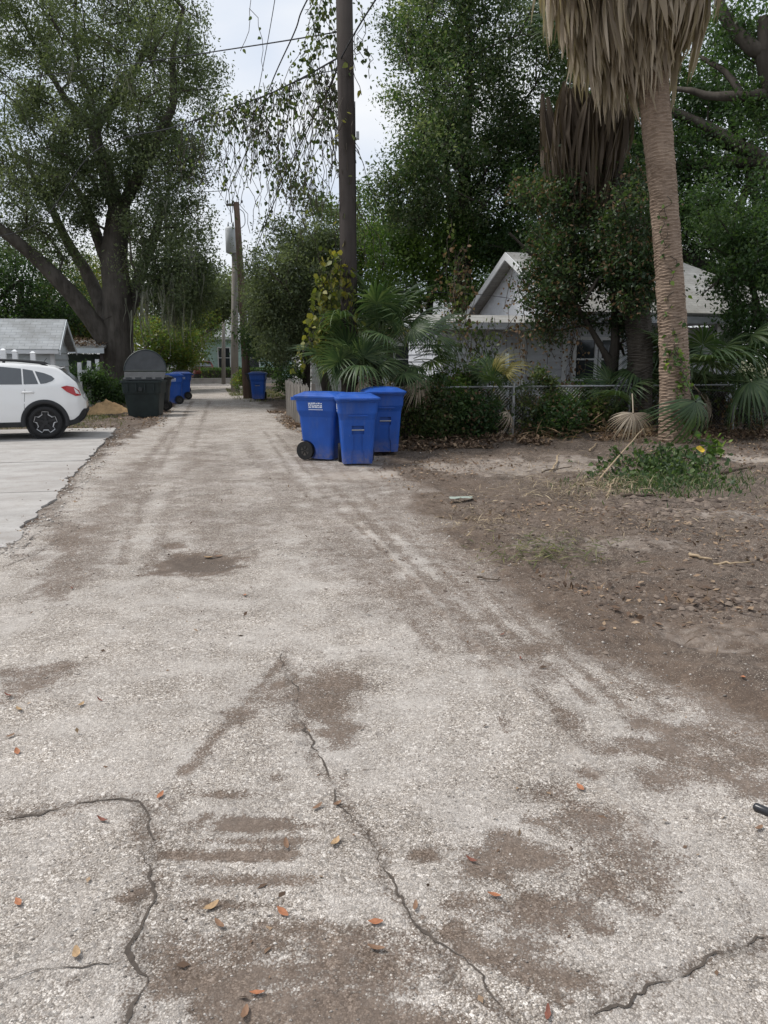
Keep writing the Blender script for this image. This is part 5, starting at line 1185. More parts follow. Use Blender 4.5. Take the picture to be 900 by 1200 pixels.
        for ax in (RAX, FAX):
            yc = sg*.80; w_ = empty('wheel', (ax, yc, WR)); w_.parent = root
            q = MB(); prof = [(.24, -.10), (.235, -.108), (.30, -.105), (.325, -.085), (WR, -.06), (WR, .06), (.325, .085), (.30, .105), (.24, .10)]
            q.loft([[(r*math.cos(2*math.pi*k/36), y, r*math.sin(2*math.pi*k/36)) for k in range(36)] for r, y in prof], False); q.build('tyre', M['tyre'], w_, True, fixn=True)
            q = MB(); q.disc((0, sg*-.02, 0), .0001, .25, 'y', .08, 30); q.build('rim', M['rim_dark'], w_, fixn=True)
            q = MB(); q.disc((0, sg*.055, 0), .0001, .05, 'y', .05, 16)
            for k in range(5):
                a = k*2*math.pi/5+.3; q.box((.13*math.cos(a), sg*.05, .13*math.sin(a)), (.17, .03, .05), Matrix.Rotation(-a, 3, 'Y'))
            q.build('spokes', M['rim_dark'], w_, fixn=True)
            # angular bright edging: a gear-shaped outline that loops round the spokes
            pts = []
            for k in range(5):
                a = k*2*math.pi/5+.3
                for da, r in ((-.36, .17), (-.27, .232), (.27, .232), (.36, .17)): pts.append((r*math.cos(a+da), sg*.075, r*math.sin(a+da)))
            q = MB(); q.tube(pts+pts[:1], .012, 5, False); q.build('rim_edging', M['rim_silver'], w_)
    # rear bumper, spoiler, rear screen, front screen, plate, antenna
    q = MB(); q.loft([[(x+.012, s*(halfw(x, .5)+.014), z) for x, z in ((0, .60), (0, .50), (-.05, .40), (-.14, .32))] for x, s in ((0, 1), (0, .5), (0, -.5), (0, -1))], False, False)
    for sg in (-1, 1): q.loft([[(x, sg*(halfw(x, z)+.014), z) for z in np.linspace(z0, z1, 4)] for x, z0, z1 in ((0, .48, .60), (-.05, .40, .60), (-.1, .35, .55), (-.16, .30, .46), (-.26, .27, .38), (-.36, .25, .36))], False, False)
    q.build('rear_bumper', M['clad'], root, fixn=True)
    q = MB(); q.ext([(-.46, -.56, 1.47), (-.40, -.55, 1.465), (-.44, -.55, 1.44), (-.56, -.58, 1.445)], (0, 1.12, 0)); q.build('spoiler', paint, root, fixn=True)
    q = MB(); q.ext([(-.135, -.58, 1.15), (-.44, -.56, 1.435), (-.455, -.56, 1.435), (-.16, -.58, 1.14)], (0, 1.14, 0)); q.build('rear_screen', M['car_glass'], root, fixn=True)
    q = MB(); q.ext([(-2.80, -.60, 1.425), (-3.27, -.68, 1.13), (-3.26, -.68, 1.12), (-2.79, -.60, 1.415)], (0, 1.2, 0)); q.build('windscreen', M['car_glass'], root, fixn=True)
    MB().box((-.04, 0, .80), (.02, .34, .16)).build('number_plate', M['clear_lens'], root)
    MB().tube([(-.86, 0, 1.53), (-.76, 0, 1.66)], .006, 5).build('antenna', M['clad'], root)
    for sg in (-1, 1): MB().box((-4.30, sg*.62, .72), (.12, .26, .12)).build('headlight', M['clear_lens'], root)
    return root
car = make_car('parked_car', M['white_paint'], 'white hatchback car with black cladding parked on the concrete driveway', 'parked cars')
wp = G(53, 515)                                           # foot of the rear near-side wheel
car.rotation_euler = (0, 0, math.radians(19)); rot = Matrix.Rotation(math.radians(19), 3, 'Z')
off = rot @ Vector((RAX, -.80, 0)); car.scale = (.965,)*3; off *= .965; car.location = (wp.x-off.x, wp.y-off.y+.1, .022)
c2 = copy_tree(car); c2['label'] = 'distant maroon car seen from behind beyond the cross street'
for ch in children(c2):
    if ch.type == 'MESH' and ch.data.materials and ch.data.materials[0] == M['white_paint']:
        ch.data = ch.data.copy(); ch.data.materials[0] = M['maroon_paint']
p = P(240, 446, 56); c2.location = (p.x, 56, hz(p.x, 56)); c2.rotation_euler = (0, 0, math.radians(-65))
c3 = copy_tree(car); c3['label'] = 'distant white car half hidden behind the left row of bins'
p = P(226, 440, 58); c3.location = (p.x, 58, hz(p.x, 58)); c3.rotation_euler = (0, 0, math.radians(8))

# ------------------------------------------------------------------ tarp heap
def heap(name, label, cat, c, rx, ry, h, mat, seed):
    R = rng(seed); n = 40; tt = np.linspace(-1, 1, n); X, Y = np.meshgrid(tt, tt); r = np.hypot(X, Y)
    Z = h*np.clip(1-r**1.3, 0, 1)*(.15+1.7*fbm(X*3.2+seed, Y*3.2, 4)) + .12*(1-np.abs(np.sin(X*6+Y*4+fbm(X*3, Y*3)*7)))*(r < 1)*np.clip(1.2-r, 0, 1)
    Z[r > 1] = -.03
    V = np.stack([c.x+X*rx*(1+.2*fbm(X+9, Y*2)), c.y+Y*ry, c.z+Z], -1).reshape(-1, 3)-np.array(c); i = np.arange(n*n).reshape(n, n); F = np.stack([i[:-1, :-1], i[:-1, 1:], i[1:, 1:], i[1:, :-1]], -1).reshape(-1, 4)
    o = link(name, npmesh(name, V, F, mat, smooth=True)); o.location = c; tag(o, label, cat)
c = G(122, 484); c.z = hz(c.x, c.y); heap('crumpled_tarp', 'crumpled tan tarp heaped on the ground behind the car', 'tarp', c, .85, .55, .30, plain('tan_tarp', (.50, .33, .17), .8, .3, 6), 3)

# ------------------------------------------------------------------ utility poles, wires, vines
YQ = 14.6
pole_b = P(410, 500, YQ); pole_b.z = 0
PT = P(402, -80, YQ)
up = empty('utility_pole', pole_b, 0, 'tall dark wooden utility pole rising out of the fan palms', 'utility pole', 'utility poles')
MB().tube([pole_b-Vector((0, 0, .3)), P(409, 350, YQ), P(406, 150, YQ), PT], [.165, .155, .148, .14], 20).build('shaft', M['pole_wood'], up, True, pole_b)
MB().box(P(408, 160, YQ)+Vector((.17, -.06, 0)), (.05, .08, .12)).build('bracket', M['galv'], up, False, pole_b)
mb = MB(); mb.tube([P(416, 120, YQ)+Vector((0, -.05, 0)), P(417, 300, YQ)+Vector((.01, -.05, 0))], .008, 5); mb.build('ground_wire', M['clad'], up, False, pole_b)
def far_pole(label, pts, r, mat, extra=None):
    b = Vector(pts[0]); o = empty('utility_pole', b, 0, label, 'utility pole', 'utility poles'); MB().tube(pts, r, 14).build('shaft', mat, o, True, b)
    return o
g = G(290, 467); ya = g.y
fa = far_pole('brown leaning utility pole whose bare top stands above the trees', [Vector((g.x, ya, -.1)), P(285, 370, ya), P(277, 237, ya)], [.17, .15, .11], M['pole_brown'])
MB().box(P(277, 240, ya)+Vector((-.15, 0, 0)), (.5, .09, .09)).build('crossarm', M['pole_grey'], fa, False, fa.location)
for dx in (-.35, .22): MB().tube([P(277, 238, ya)+Vector((dx, 0, 0)), P(277, 238, ya)+Vector((dx, 0, .07)), P(277, 238, ya)+Vector((dx, 0, .12))], [.03, .045, .02], 8).build('insulator', M['galv'], fa, True, fa.location)
MB().tube(bez([P(281, 245, ya), P(286, 250, ya), P(287, 262, ya), P(282, 268, ya)], 5), .015, 5).build('bracket', M['galv'], fa, False, fa.location)
g = G(275, 460); yb = g.y
fb = far_pole('grey utility pole carrying the round transformer can', [Vector((g.x, yb, -.1)), P(275, 380, yb), P(275, 296, yb)], [.19, .165, .13], M['pole_grey'])
tp = P(271, 281, yb)
mb = MB(); mb.tube([tp+Vector((0, 0, -.62)), tp+Vector((0, 0, -.58)), tp+Vector((0, 0, .48)), tp+Vector((0, 0, .56)), tp+Vector((0, 0, .60))], [.2, .27, .27, .22, .08], 18); tr = mb.build('transformer', plain('transformer_paint', (.50, .52, .53), .5, .15, 4), fb, True, fb.location)
mb = MB()
for dx in (-.12, .12): mb.tube([tp+Vector((dx, 0, .52)), tp+Vector((dx, 0, .8))], [.05, .03], 8)
mb.build('bushings', M['galv'], tr, True)
for ch in (bpy.data.objects[o.name] for o in children(tr)): ch.location = (-fb.location[0], -fb.location[1], -fb.location[2])
MB().box(tp+Vector((.2, 0, -.2)), (.3, .08, .5)).build('mount', M['galv'], fb, False, fb.location)
g = G(262, 450); far_pole('thin pale pole at the very end of the alley', [Vector((g.x, g.y, -.1)), P(262, 365, g.y)], [.14, .10], M['pole_grey'])

M['wire'] = plain('black_cable', (.025, .026, .03), .6)
def wire(label, pts, r=.011, sag=0, n=10):
    q = bez(pts, n) if len(pts) > 2 else [Vector(pts[0]).lerp(Vector(pts[1]), k/30) - Vector((0, 0, sag*4*(k/30)*(1-k/30))) for k in range(31)]
    o = MB().tube(q, r, 5, False).build('overhead_wire', M['wire']); c = q[len(q)//2]; tag(o, label, 'wire', 'overhead wires'); return q
node = P(268, 222, ya-1)
w1 = wire('overhead wire running from the pole across the sky into the oak top', [P(404, 36, YQ), P(300, 53, 17), P(130, 78, 22), P(0, 94, 26), P(-80, 100, 28)], .013)
w2 = wire('vine-laden wire from the pole down to the left through the oak', [P(406, 62, YQ), P(345, 96, 15.6), P(300, 116, 16.2), P(230, 140, 17.5), P(200, 150, 18.5), P(110, 178, 21), P(40, 264, 25), P(-60, 285, 28)], .013)
w3 = wire('thick cable dropping from the top of the picture to the far pole', [P(398, -70, YQ-.4), P(355, 10, 18), P(345, 38, 19), P(318, 98, 22.5), P(293, 168, 27), tuple(node)], .016)
w3b = wire('cable end looping from the wire joint to the transformer', [tuple(node), P(270, 245, ya+2), P(273, 270, yb)], .016)
wire('short stub wire leaving the joint to the left', [tuple(node), P(255, 224, ya-1), P(180, 228, ya-2), P(120, 240, ya-3)], .012)
w4 = wire('thin wire from the top of the picture straight to the leaning pole', [P(330, -70, 14), P(322, 0, 16), P(305, 95, 20), P(290, 170, 26), P(277, 237, ya)], .008)
w5 = wire('cable pair sloping from the pole down behind the vine curtain', [P(440, 0, 12), P(418, 35, 13.5), P(398, 72, YQ), P(388, 98, 15.5), P(362, 150, 18), P(345, 185, 20), P(312, 260, 25), P(290, 322, 30)], .014)
wire('second cable of the pair behind the vine curtain', [P(397, 75, YQ), P(386, 104, 15.5), P(358, 152, 18), P(341, 188, 20), P(308, 264, 25), P(287, 325, 30)], .010)
wire('bracing wire from the pole to the vine bundle', [P(400, 66, YQ), P(372, 82, 15), P(350, 95, 15.5)], .010); wire('low bracing wire from the pole to the vine bundle', [P(396, 82, YQ), P(375, 86, 15), P(340, 98, 15.8), P(300, 118, 16.3)], .008)
wire('sagging wire right of the pole', [P(412, 162, YQ), P(425, 190, 15.5), P(432, 215, 17), P(450, 260, 20)], .007)
wire('thin service wire crossing the trees above the grey house roof', [P(412, 345, YQ), P(480, 342, 16), P(560, 345, 18), P(600, 350, 21)], .008)

def heart_leaves(R, pos, size, mat, name, parent=None, origin=None, hang=.8, extra=None):
    n = len(pos); d = R.normal(size=(n, 3)); d[:, 2] -= hang*1.6; d /= np.linalg.norm(d, axis=1)[:, None]
    u = R.normal(size=(n, 3)); s_ = np.cross(d, u); s_ /= np.linalg.norm(s_, axis=1)[:, None]; nn = np.cross(s_, d)
    L_ = (size*(.55+.8*R.rand(n)))[:, None]
    prof = [(0, 0, 0), (.25, .36, .05), (.55, .30, .04), (1, 0, -.03), (.55, -.30, .04), (.25, -.36, .05)]
    V = np.stack([pos+d*L_*a+s_*L_*b+nn*L_*c for a, b, c in prof], 1).reshape(-1, 3); i = np.arange(n)[:, None]*6
    F = np.concatenate([i+np.array([0, 1, 2, 3]), i+np.array([0, 3, 4, 5])]); ti = np.tile(R.rand(n), 2)
    if origin is not None: V = V-np.array(origin)
    return link(name, npmesh(name, V, F, mat, ti), parent)
def vine(label, origin, spec, seed, leaf=None, size=.10, stems=True, extra=None):
    """spec: list of (top point, length, density, spread)"""
    R = rng(seed); origin = Vector(origin); root = empty('hanging_vine', origin, 0, label, 'vine', 'vines on the wires and trees'); mb = MB(); pos = []
    for top, ln, den, sp in spec:
        top = Vector(top); n = max(4, int(ln/.18)); x = top.copy(); pts = [x.copy()]; dr = Vector((R.normal()*.22, R.normal()*.22, 0))
        for k in range(n):
            x = x + Vector((R.normal()*.055, R.normal()*.055, -ln/n)) + dr*(ln/n); pts.append(x.copy())
        mb.tube(pts, .0065, 3, False)
        m_ = int(ln*den)
        for _ in range(m_):
            f = R.rand()**.9*(len(pts)-1); i = min(int(f), len(pts)-2); q = pts[i].lerp(pts[i+1], f-i); pos.append(np.array(q)+R.normal(size=3)*sp)
    if stems: mb.build('stems', M['twig'], root, False, origin)['kind'] = 'stuff'
    if pos:
        pos = np.array(pos)
        if extra:
            k = int(len(pos)*extra[1]); heart_leaves(R, pos[:k], size, extra[0], 'dry_leaves', root, origin); pos = pos[k:]
        heart_leaves(R, pos, size, leaf or M['vine_leaf'], 'leaves', root, origin)
    return root
R = rng(90)
def along(q, f0, f1, n):
    m = len(q)-1; return [q[min(m, int((f0+(f1-f0)*R.rand())*m))].copy() for _ in range(n)]
# curtain on the laden wire
W2 = [p for p in w2]
seg = [p for p in W2 if p.x < P(395, 60, 15).x and p.x > P(105, 178, 21).x]
def W2at(px):
    best = min(W2, key=lambda p: abs((p.x/(p.y*cP-(p.z-CAMH)*sP))*900+450-px)); return best
spec = []
for _ in range(52): spec.append((W2at(R.uniform(222, 345))+Vector((R.normal()*.05, R.normal()*.1, .05+R.rand()*.1)), R.uniform(.2, .6), 26, .08))
for _ in range(22): spec.append((W2at(R.uniform(215, 385)), R.uniform(.6, 2.2), 6, .05))
for _ in range(60): spec.append((W2at(R.uniform(270, 395)), R.uniform(.8, 2.8), 4, .05))
for _ in range(16): spec.append((W2at(R.uniform(215, 260)), R.uniform(.8, 1.8), 5, .05))
vine('curtain of leafy vines hanging from the wire left of the pole', W2at(300), spec, 91, M['vine_leaf'], .082)
spec = []
for k in range(46):
    f = R.rand(); px = 285+f*85; py = 120+f*95+R.normal()*8; spec.append((P(px, py, 16.4), R.uniform(.3, .8), 11, .10))
for k in range(14): spec.append((P(R.uniform(320, 385), R.uniform(180, 215), 17), R.uniform(.3, .7), 26, .12))
vine('diagonal cascade of heart-shaped vine leaves below the laden wire', P(320, 160, 16.4), spec, 92, M['vine_leaf'], .085)
spec = [(P(R.uniform(362, 402), R.uniform(-40, 30), 14.9), R.uniform(.4, 1.1), 26, .07) for _ in range(22)] + [(P(R.uniform(360, 372), R.uniform(50, 65), 15.2), R.uniform(.2, .5), 30, .06) for _ in range(6)]
vine('dense dark vine tangle at the top of the pole', P(380, 20, 14.9), spec, 93, M['vine_leaf'], .08)
spec = [(P(R.uniform(372, 392), R.uniform(92, 120), 15.6), R.uniform(.3, .7), 16, .06) for _ in range(9)] + [(P(R.uniform(366, 404), R.uniform(85, 110), 15.2), R.uniform(1.0, 3.2), 3, .04) for _ in range(26)]
vine('small hanging bundle of vines just left of the pole', P(382, 100, 15.6), spec, 94, M['vine_leaf'], .10)
spec = [(P(R.uniform(411, 432), R.uniform(5, 60), 14.5), R.uniform(.2, .6), 9, .05) for _ in range(7)]
vine('few vine strands hanging right of the pole top', P(420, 20, 14.5), spec, 95, M['vine_leaf'], .10)
spec = [(P(px+R.normal()*3, py, 16), l_, 2.5, .03) for px, py, l_ in ((290, 0, .9), (296, 10, 1.1), (245, 160, 1.6), (258, 155, 1.8), (310, 120, 1.9), (325, 115, 2.2), (308, 200, 1.1), (311, 215, .6))]
vine('loose thin vine strands dangling against the sky', P(290, 10, 16), spec, 96, M['vine_leaf'], .09)
# vine climbing the pole foot, yellow-green
spec = [(P(R.uniform(372, 398), R.uniform(290, 390), 14.4), R.uniform(.3, .9), 34, .09) for _ in range(34)] + [(P(R.uniform(400, 416), R.uniform(60, 380), YQ-.17), R.uniform(.3, .8), 4, .03) for _ in range(16)] + [(P(R.uniform(360, 380), R.uniform(370, 400), 14.3), R.uniform(.3, .5), 30, .1) for _ in range(8)]
vine('yellow-green leafy vine climbing the foot of the utility pole', P(390, 360, 14.4), spec, 97, M['yellow_leaf'], .115)
# vines hanging in front of the house
spec = [(P(R.uniform(528, 552), R.uniform(250, 330), 16.6), R.uniform(.8, 2.2), 20, .07) for _ in range(16)] + [(P(R.uniform(515, 600), R.uniform(370, 430), 16.2), R.uniform(.3, 1.0), 16, .07) for _ in range(44)]
vine('tangled vine column hanging in front of the house corner', P(540, 300, 16.6), spec, 98, M['vine_leaf'], .085, extra=(M['brown_leaf'], .3))
spec = [(P(R.uniform(600, 680), R.uniform(300, 400), 16.6), R.uniform(.6, 1.6), 14, .07) for _ in range(30)]
vine('brown dry vines trailing down the tree before the house gable', P(640, 340, 16.6), spec, 99, M['brown_leaf'], .075)
# vines knotted into the chain-link fence
spec = [(A(R.uniform(3.6, 6.2), 14.62+R.normal()*.08, R.uniform(.5, 1.12)), R.uniform(.3, .8), 22, .08) for _ in range(46)]
vine('vines woven through the chain-link fence left of the post', A(4.8, 14.6, .8), spec, 151, M['vine_leaf'], .085, extra=(M['brown_leaf'], .18))
spec = [(A(R.uniform(6.2, 13), 14.62+R.normal()*.08, R.uniform(.5, 1.1)), R.uniform(.3, .7), 18, .08) for _ in range(60)]
vine('vines woven through the chain-link fence right of the post', A(8, 14.6, .8), spec, 152, M['vine_leaf'], .085, extra=(M['brown_leaf'], .3))
# ivy on the tall palm trunk
spec = []
for _ in range(26):
    py = R.uniform(400, 520); spec.append((P(np.interp(py, [400, 440, 480, 520], [790, 795, 806, 800])+R.normal()*4, py-12, YP-.27), R.uniform(.15, .35), 40, .05))
for py in range(230, 420, 14): spec.append((P(780+(py-230)*.06+R.normal()*2, py, YP-.255), .28, 14, .02))
vine('bright green ivy climbing the tall palm trunk', P(795, 450, YP-.27), spec, 153, M['bright_leaf'], .085)

# ------------------------------------------------------------------ weeds, litter, sticks, leaves on the ground
def hza(p): return height(p[:, 0], p[:, 1])
def scatter(name, label, cat, pts, mat, size, seed, aspect=.5, up=1.6, lift=.012, kind='stuff'):
    R = rng(seed); p = np.array(pts); p = np.stack([p[:, 0], p[:, 1], hza(p)+lift*(.3+R.rand(len(p))*1.5)], -1)
    d = R.normal(size=(len(p), 3)); d[:, 2] *= .25; V, F = leafset(R, p, size, up, aspect, dirs=d)
    o = link(name, npmesh(name, V, F, mat, R.rand(len(p)))); tag(o, label, cat, kind=kind); return o
def area(R, n, t0, t1, s0, s1, clump=1.2):
    t = R.uniform(t0, t1, n*3); s = R.uniform(s0, s1, n*3); a = np.stack([t*cA-s*sA, t*sA+s*cA], -1); k = fbm(a[:, 0]*clump, a[:, 1]*clump, 4); keep = R.rand(n*3) < sstep(.35, .68, k)
    return a[keep][:n]
R = rng(200)
scatter('leaf_litter', 'brown leaf litter banked along the foot of the chain-link fence', 'leaf litter', area(R, 9000, 3.0, 13, 13.3, 15.0, .8), M['litter'], .085, 201, lift=.03)
scatter('leaf_litter', 'brown fallen leaves by the weathered picket fence', 'leaf litter', area(R, 1500, 1.85, 2.4, 13.5, 24), M['litter'], .07, 202)
scatter('leaf_litter', 'dry leaves strewn along the left edge of the alley', 'leaf litter', area(R, 2600, -3.2, -1.0, 18.5, 34), M['litter'], .07, 203)
scatter('leaf_litter', 'small brown leaf bits along the crumbling driveway edge', 'leaf litter', area(R, 700, -2.1, -1.45, 7, 19, 3), M['litter'], .035, 204)
scatter('leaf_litter', 'leaf scraps and twigs trodden into the dirt yard', 'leaf litter', area(R, 7000, 2.3, 11, 4.0, 13.3, 1.0), M['litter'], .05, 205)
scatter('straw_debris', 'dry straw scattered over the dirt yard', 'straw', area(R, 5000, 2.6, 10.5, 6.0, 13.0, .7), M['straw'], .085, 206, .06, lift=.015)
pz = np.array([(G(690+R.normal()*45, 575+R.normal()*9).xy) for _ in range(1500)]); scatter('straw_debris', 'pale straw heap in front of the weeds at the palm foot', 'straw', pz, M['straw'], .13, 207, .05, lift=.05)
pz = np.array([(G(640+R.normal()*35, 650+R.normal()*9).xy) for _ in range(420)]); scatter('straw_debris', 'small grassy straw clump in the middle of the dirt yard', 'straw', pz, M['grass'], .11, 208, .09, lift=.03)
pz = np.array([(G(560+R.normal()*30, 610+R.normal()*14).xy) for _ in range(380)]); scatter('straw_debris', 'thin straw patch at the edge between alley and dirt yard', 'straw', pz, M['straw'], .10, 209, .08, lift=.02)
pz = np.array([(G(R.uniform(600, 760), R.uniform(497, 522)).xy) for _ in range(1500)]); scatter('brush_debris', 'heap of dry fronds and brush below the fence', 'debris', pz, M['brown_leaf'], .3, 210, .06, lift=.12)
pz = np.array([(G(R.uniform(830, 905), R.uniform(490, 515)).xy) for _ in range(700)]); scatter('brush_debris', 'dry brown brush at the right edge beneath the fan palms', 'debris', pz, M['brown_leaf'], .25, 211, .07, lift=.15)
scatter('straw_debris', 'dark broken twigs strewn across the dirt yard', 'debris', area(R, 1800, 2.2, 11, 3.2, 13, .9), M['brown_leaf'], .11, 215, .05, lift=.012)
# grass tufts
def grass(name, label, pts, h, mat, seed):
    R = rng(seed); p = np.array(pts); n = len(p); z = hza(p); b = np.stack([p[:, 0], p[:, 1], z-.01], -1); d = R.normal(size=(n, 3))*.5; d[:, 2] = 1; hh = (h*(.5+.9*R.rand(n)))[:, None]
    s_ = R.normal(size=(n, 3)); s_[:, 2] = 0; s_ /= np.linalg.norm(s_, axis=1)[:, None]; w_ = .006+.002*R.rand(n)[:, None]
    m_ = b+d*hh*.6; t_ = b+d*hh+np.stack([R.normal(size=n)*.3, R.normal(size=n)*.3, -np.abs(R.normal(size=n))*.2], -1)*hh
    V = np.stack([b-s_*w_, b+s_*w_, m_+s_*w_*.7, t_, m_-s_*w_*.7], 1).reshape(-1, 3); i = np.arange(n)[:, None]*5
    F = np.concatenate([i+np.array([0, 1, 2, 4]), i+np.array([4, 2, 3, 3])])
    F = np.concatenate([i+np.array([0, 1, 2]), i+np.array([0, 2, 4]), i+np.array([4, 2, 3])]); o = link(name, npmesh(name, V, F, mat, np.tile(R.rand(n), 3))); tag(o, label, 'grass', kind='stuff')
pz = np.array([(G(785+R.normal()*48, 568+R.normal()*8).xy) for _ in range(1500)]); grass('grass', 'green grass fringe in front of the palm foot', pz, .11, M['weed'], 221)
grass('grass', 'patchy grass between the driveway and the dumpster', area(R, 7000, -8, -2.0, 19.6, 28, 1.0), .10, M['grass'], 222)
grass('grass', 'weedy grass around the foot of the far poles', area(R, 2500, 1.1, 3.4, 30, 42, 1.0), .14, M['grass'], 223)
# leafy weeds at the palm foot
def weed_patch():
    R = rng(230); c = G(775, 548); root = empty('weed_clump', (c.x, c.y, hz(c.x, c.y)), 0, 'patch of leafy green weeds around the foot of the tall palm', 'weeds'); o_ = np.array(root.location)
    pos = []; mb = MB()
    for _ in range(230):
        q = G(766+R.normal()*38, 551+R.normal()*9); z = hz(q.x, q.y); h = R.uniform(.04, .24)*math.exp(-((q.x-c.x)/.9)**2)*(1.3 if q.x > c.x-.4 else .8); top = Vector((q.x+R.normal()*.08, q.y+R.normal()*.08, z+h)); mb.tube([Vector((q.x, q.y, z-.01)), top], .004, 3, False)
        for k in range(7): f = .25+.75*R.rand(); pos.append(np.array(Vector((q.x, q.y, z)).lerp(top, f))+R.normal(size=3)*np.array([.05, .05, .02]))
    mb.build('stems', M['weed'], root, False, o_)['kind'] = 'stuff'
    heart_leaves(R, np.array(pos), .07, M['weed'], 'leaves', root, o_, hang=.1)
weed_patch()
shrub('weed_plant', 'broad-leaved weed just right of the tall palm foot', G(830, 540)+Vector((0, 0, .05)), [(G(832, 540)+Vector((0, 0, .22)), (.22, .15, .15), 8)], M['bright_leaf'], .12, 8, .14, 240, cat='weeds', aspect=.8)

def leaf_mesh(name, mat, seed, L_=.075, W=.028, curl=.3):
    R = rng(seed); V = []; n = 7
    for k in range(n):
        f = k/(n-1); w_ = W*math.sin(math.pi*min(1, f*.93+.05))**.8*(1+.15*R.normal()*.5); z = curl*L_*(f-.5)**2*1.6
        V += [(f*L_-L_/2, -w_/2, z+w_*.22), (f*L_-L_/2, 0, z), (f*L_-L_/2, w_/2, z+w_*.22)]
    F = [(3*k+q, 3*k+q+1, 3*k+4+q, 3*k+3+q) for k in range(n-1) for q in range(2)]
    me = npmesh(name, np.array(V), np.array(F), mat, None); return me
LM = [leaf_mesh('fallen_leaf', plain('leaf_'+nm, c, .7, .35, 60), i, *sz) for i, (nm, c, sz) in enumerate([('orange', (.36, .15, .075), (.062, .026, .35)), ('tan', (.40, .27, .15), (.075, .034, .5)), ('redbrown', (.20, .075, .05), (.06, .02, .6)), ('brown', (.22, .13, .08), (.065, .026, .4)), ('yellow', (.62, .42, .04), (.09, .06, .3))])]
FLV = [((22, 1061), 0, 'orange leaf lying alone near the left edge inside the cracked square'), ((90, 1122), 1, 'pale tan leaf low in the left cracked square'), ((247, 1064), 1, 'long tan leaf lying just right of the small dark stain'), ((188, 934), 0, 'orange leaf by the corner of the left crack'), ((393, 989), 1, 'pale tan leaf touching the long central crack'),
    ((331, 1071), 0, 'orange-red leaf left of the central crack above the dark band'), ((440, 1082), 0, 'orange leaf close left of the central crack'), ((487, 1063), 3, 'small tan-brown leaf on the central crack'), ((579, 1051), 0, 'ragged orange leaf on the dark streaks right of the crack'), ((301, 1164), 0, 'orange leaf in the dark gravel at the bottom'), ((287, 1187), 3, 'crumpled orange-brown leaf at the bottom edge'),
    ((120, 962), 2, 'dark red-brown leaf just below the left crack'), ((642, 1193), 2, 'dark red leaf standing at the bottom edge right of the crack'), ((889, 973), 3, 'brown leaf beside the black pipe end at the right edge'), ((22, 833), 1, 'tan leaf near the left edge beside the dark tyre patch'), ((10, 816), 2, 'red-brown leaf at the very left edge'), ((95, 828), 1, 'tan leaf on bare paving left of the middle'), ((117, 822), 2, 'thin dark leaf next to the tan one on bare paving'),
    ((20, 882), 0, 'orange-brown leaf by the left edge below the others'), ((12, 863), 3, 'brown leaf at the left edge under the tyre patch'), ((395, 943), 3, 'yellowish curled leaf where the central crack bends'), ((372, 947), 3, 'yellow-brown leaf bit left of the central crack bend'), ((335, 990), 3, 'faint tan leaf left of the tan leaf at the crack'), ((257, 1085), 3, 'pale brown leaf flat above the bottom dark band'), ((680, 925), 0, 'tiny orange leaf right of the middle on the paving'), ((441, 1112), 3, 'pinkish brown leaf in the dark gravel by the central crack'),
    ((553, 1009), 2, 'dark curled leaf beside the diagonal dirt streaks'), ((588, 744), 2, 'reddish leaf on the sandy strip near the tyre track'), ((747, 686), 0, 'orange leaf on the dark dirt yard'), ((610, 772), 2, 'small dark leaf by the oval mud spot'), ((870, 802), 0, 'orange leaf in the dirt at the right edge'), ((245, 652), 1, 'tan leaf lying in the pothole'), ((256, 651), 3, 'brown leaf at the pothole rim'), ((85, 690), 2, 'reddish leaf left of the pothole on the paving'), ((287, 700), 0, 'small orange leaf just below the pothole'), ((818, 549), 4, 'bright yellow leaf on the weeds right of the palm foot')]
R = rng(300)
for (px, py), k, lab in FLV:
    q = G(px, py); z = hz(q.x, q.y); sc_k = .70 if q.y < 6 else (1.1 if q.y < 9 else 1.7)
    if k == 4: z += .22
    o = link('fallen_leaf', LM[k], None, (q.x, q.y, z+.006), (R.normal()*.12, R.normal()*.12, R.rand()*6.28) if k != 4 else (.9, .2, .4), (sc_k*(.85+.3*R.rand()),)*3)
    tag(o, lab, 'leaf', 'single fallen leaves')
# further small leaves nobody would single out
scatter('leaf_litter', 'tiny leaf crumbs sprinkled over the paving', 'leaf litter', area(R, 420, -2.3, 2.3, 1.5, 12, 2.0), M['litter'], .028, 301, lift=.004)

def stick(label, a, b, r, mat, za=.02, zb=.02):
    p, q = G(*a), G(*b); p.z = hz(p.x, p.y)+za; q.z = hz(q.x, q.y)+zb; R = rng(int(a[0]*7+b[1])); n = 7
    pts = [p.lerp(q, k/n)+Vector((R.normal()*.012, R.normal()*.012, R.normal()*.004)) for k in range(n+1)]
    o = MB().tube(pts, [r*(1-.5*k/n) for k in range(n+1)], 6).build('stick', mat, None, True); tag(o, label, 'stick', 'sticks on the dirt yard')
stick('pale straight stick lying in the dirt yard near the right edge', (806, 651), (832, 656), .016, M['stick']); stick('thin pale stick continuing towards the right edge', (838, 658), (882, 660), .012, M['stick'])
stick('pale branch leaning on the weeds left of the palm foot', (700, 562), (752, 530), .017, M['stick'], .03, .35); stick('dark branch lying in front of the straw heap', (730, 588), (778, 583), .022, M['darkstick'])
stick('dark curved branch right of the weeds at the right edge', (846, 556), (884, 551), .03, M['darkstick']); stick('short pale stick upright in the bare ground left of the weeds', (646, 549), (656, 541), .018, M['stick'], .02, .12)
stick('thin stick flat on the bare ground below the fence post', (634, 553), (672, 547), .012, M['darkstick']); stick('small dark twig on the sandy edge of the alley', (560, 679), (583, 682), .008, M['darkstick'])
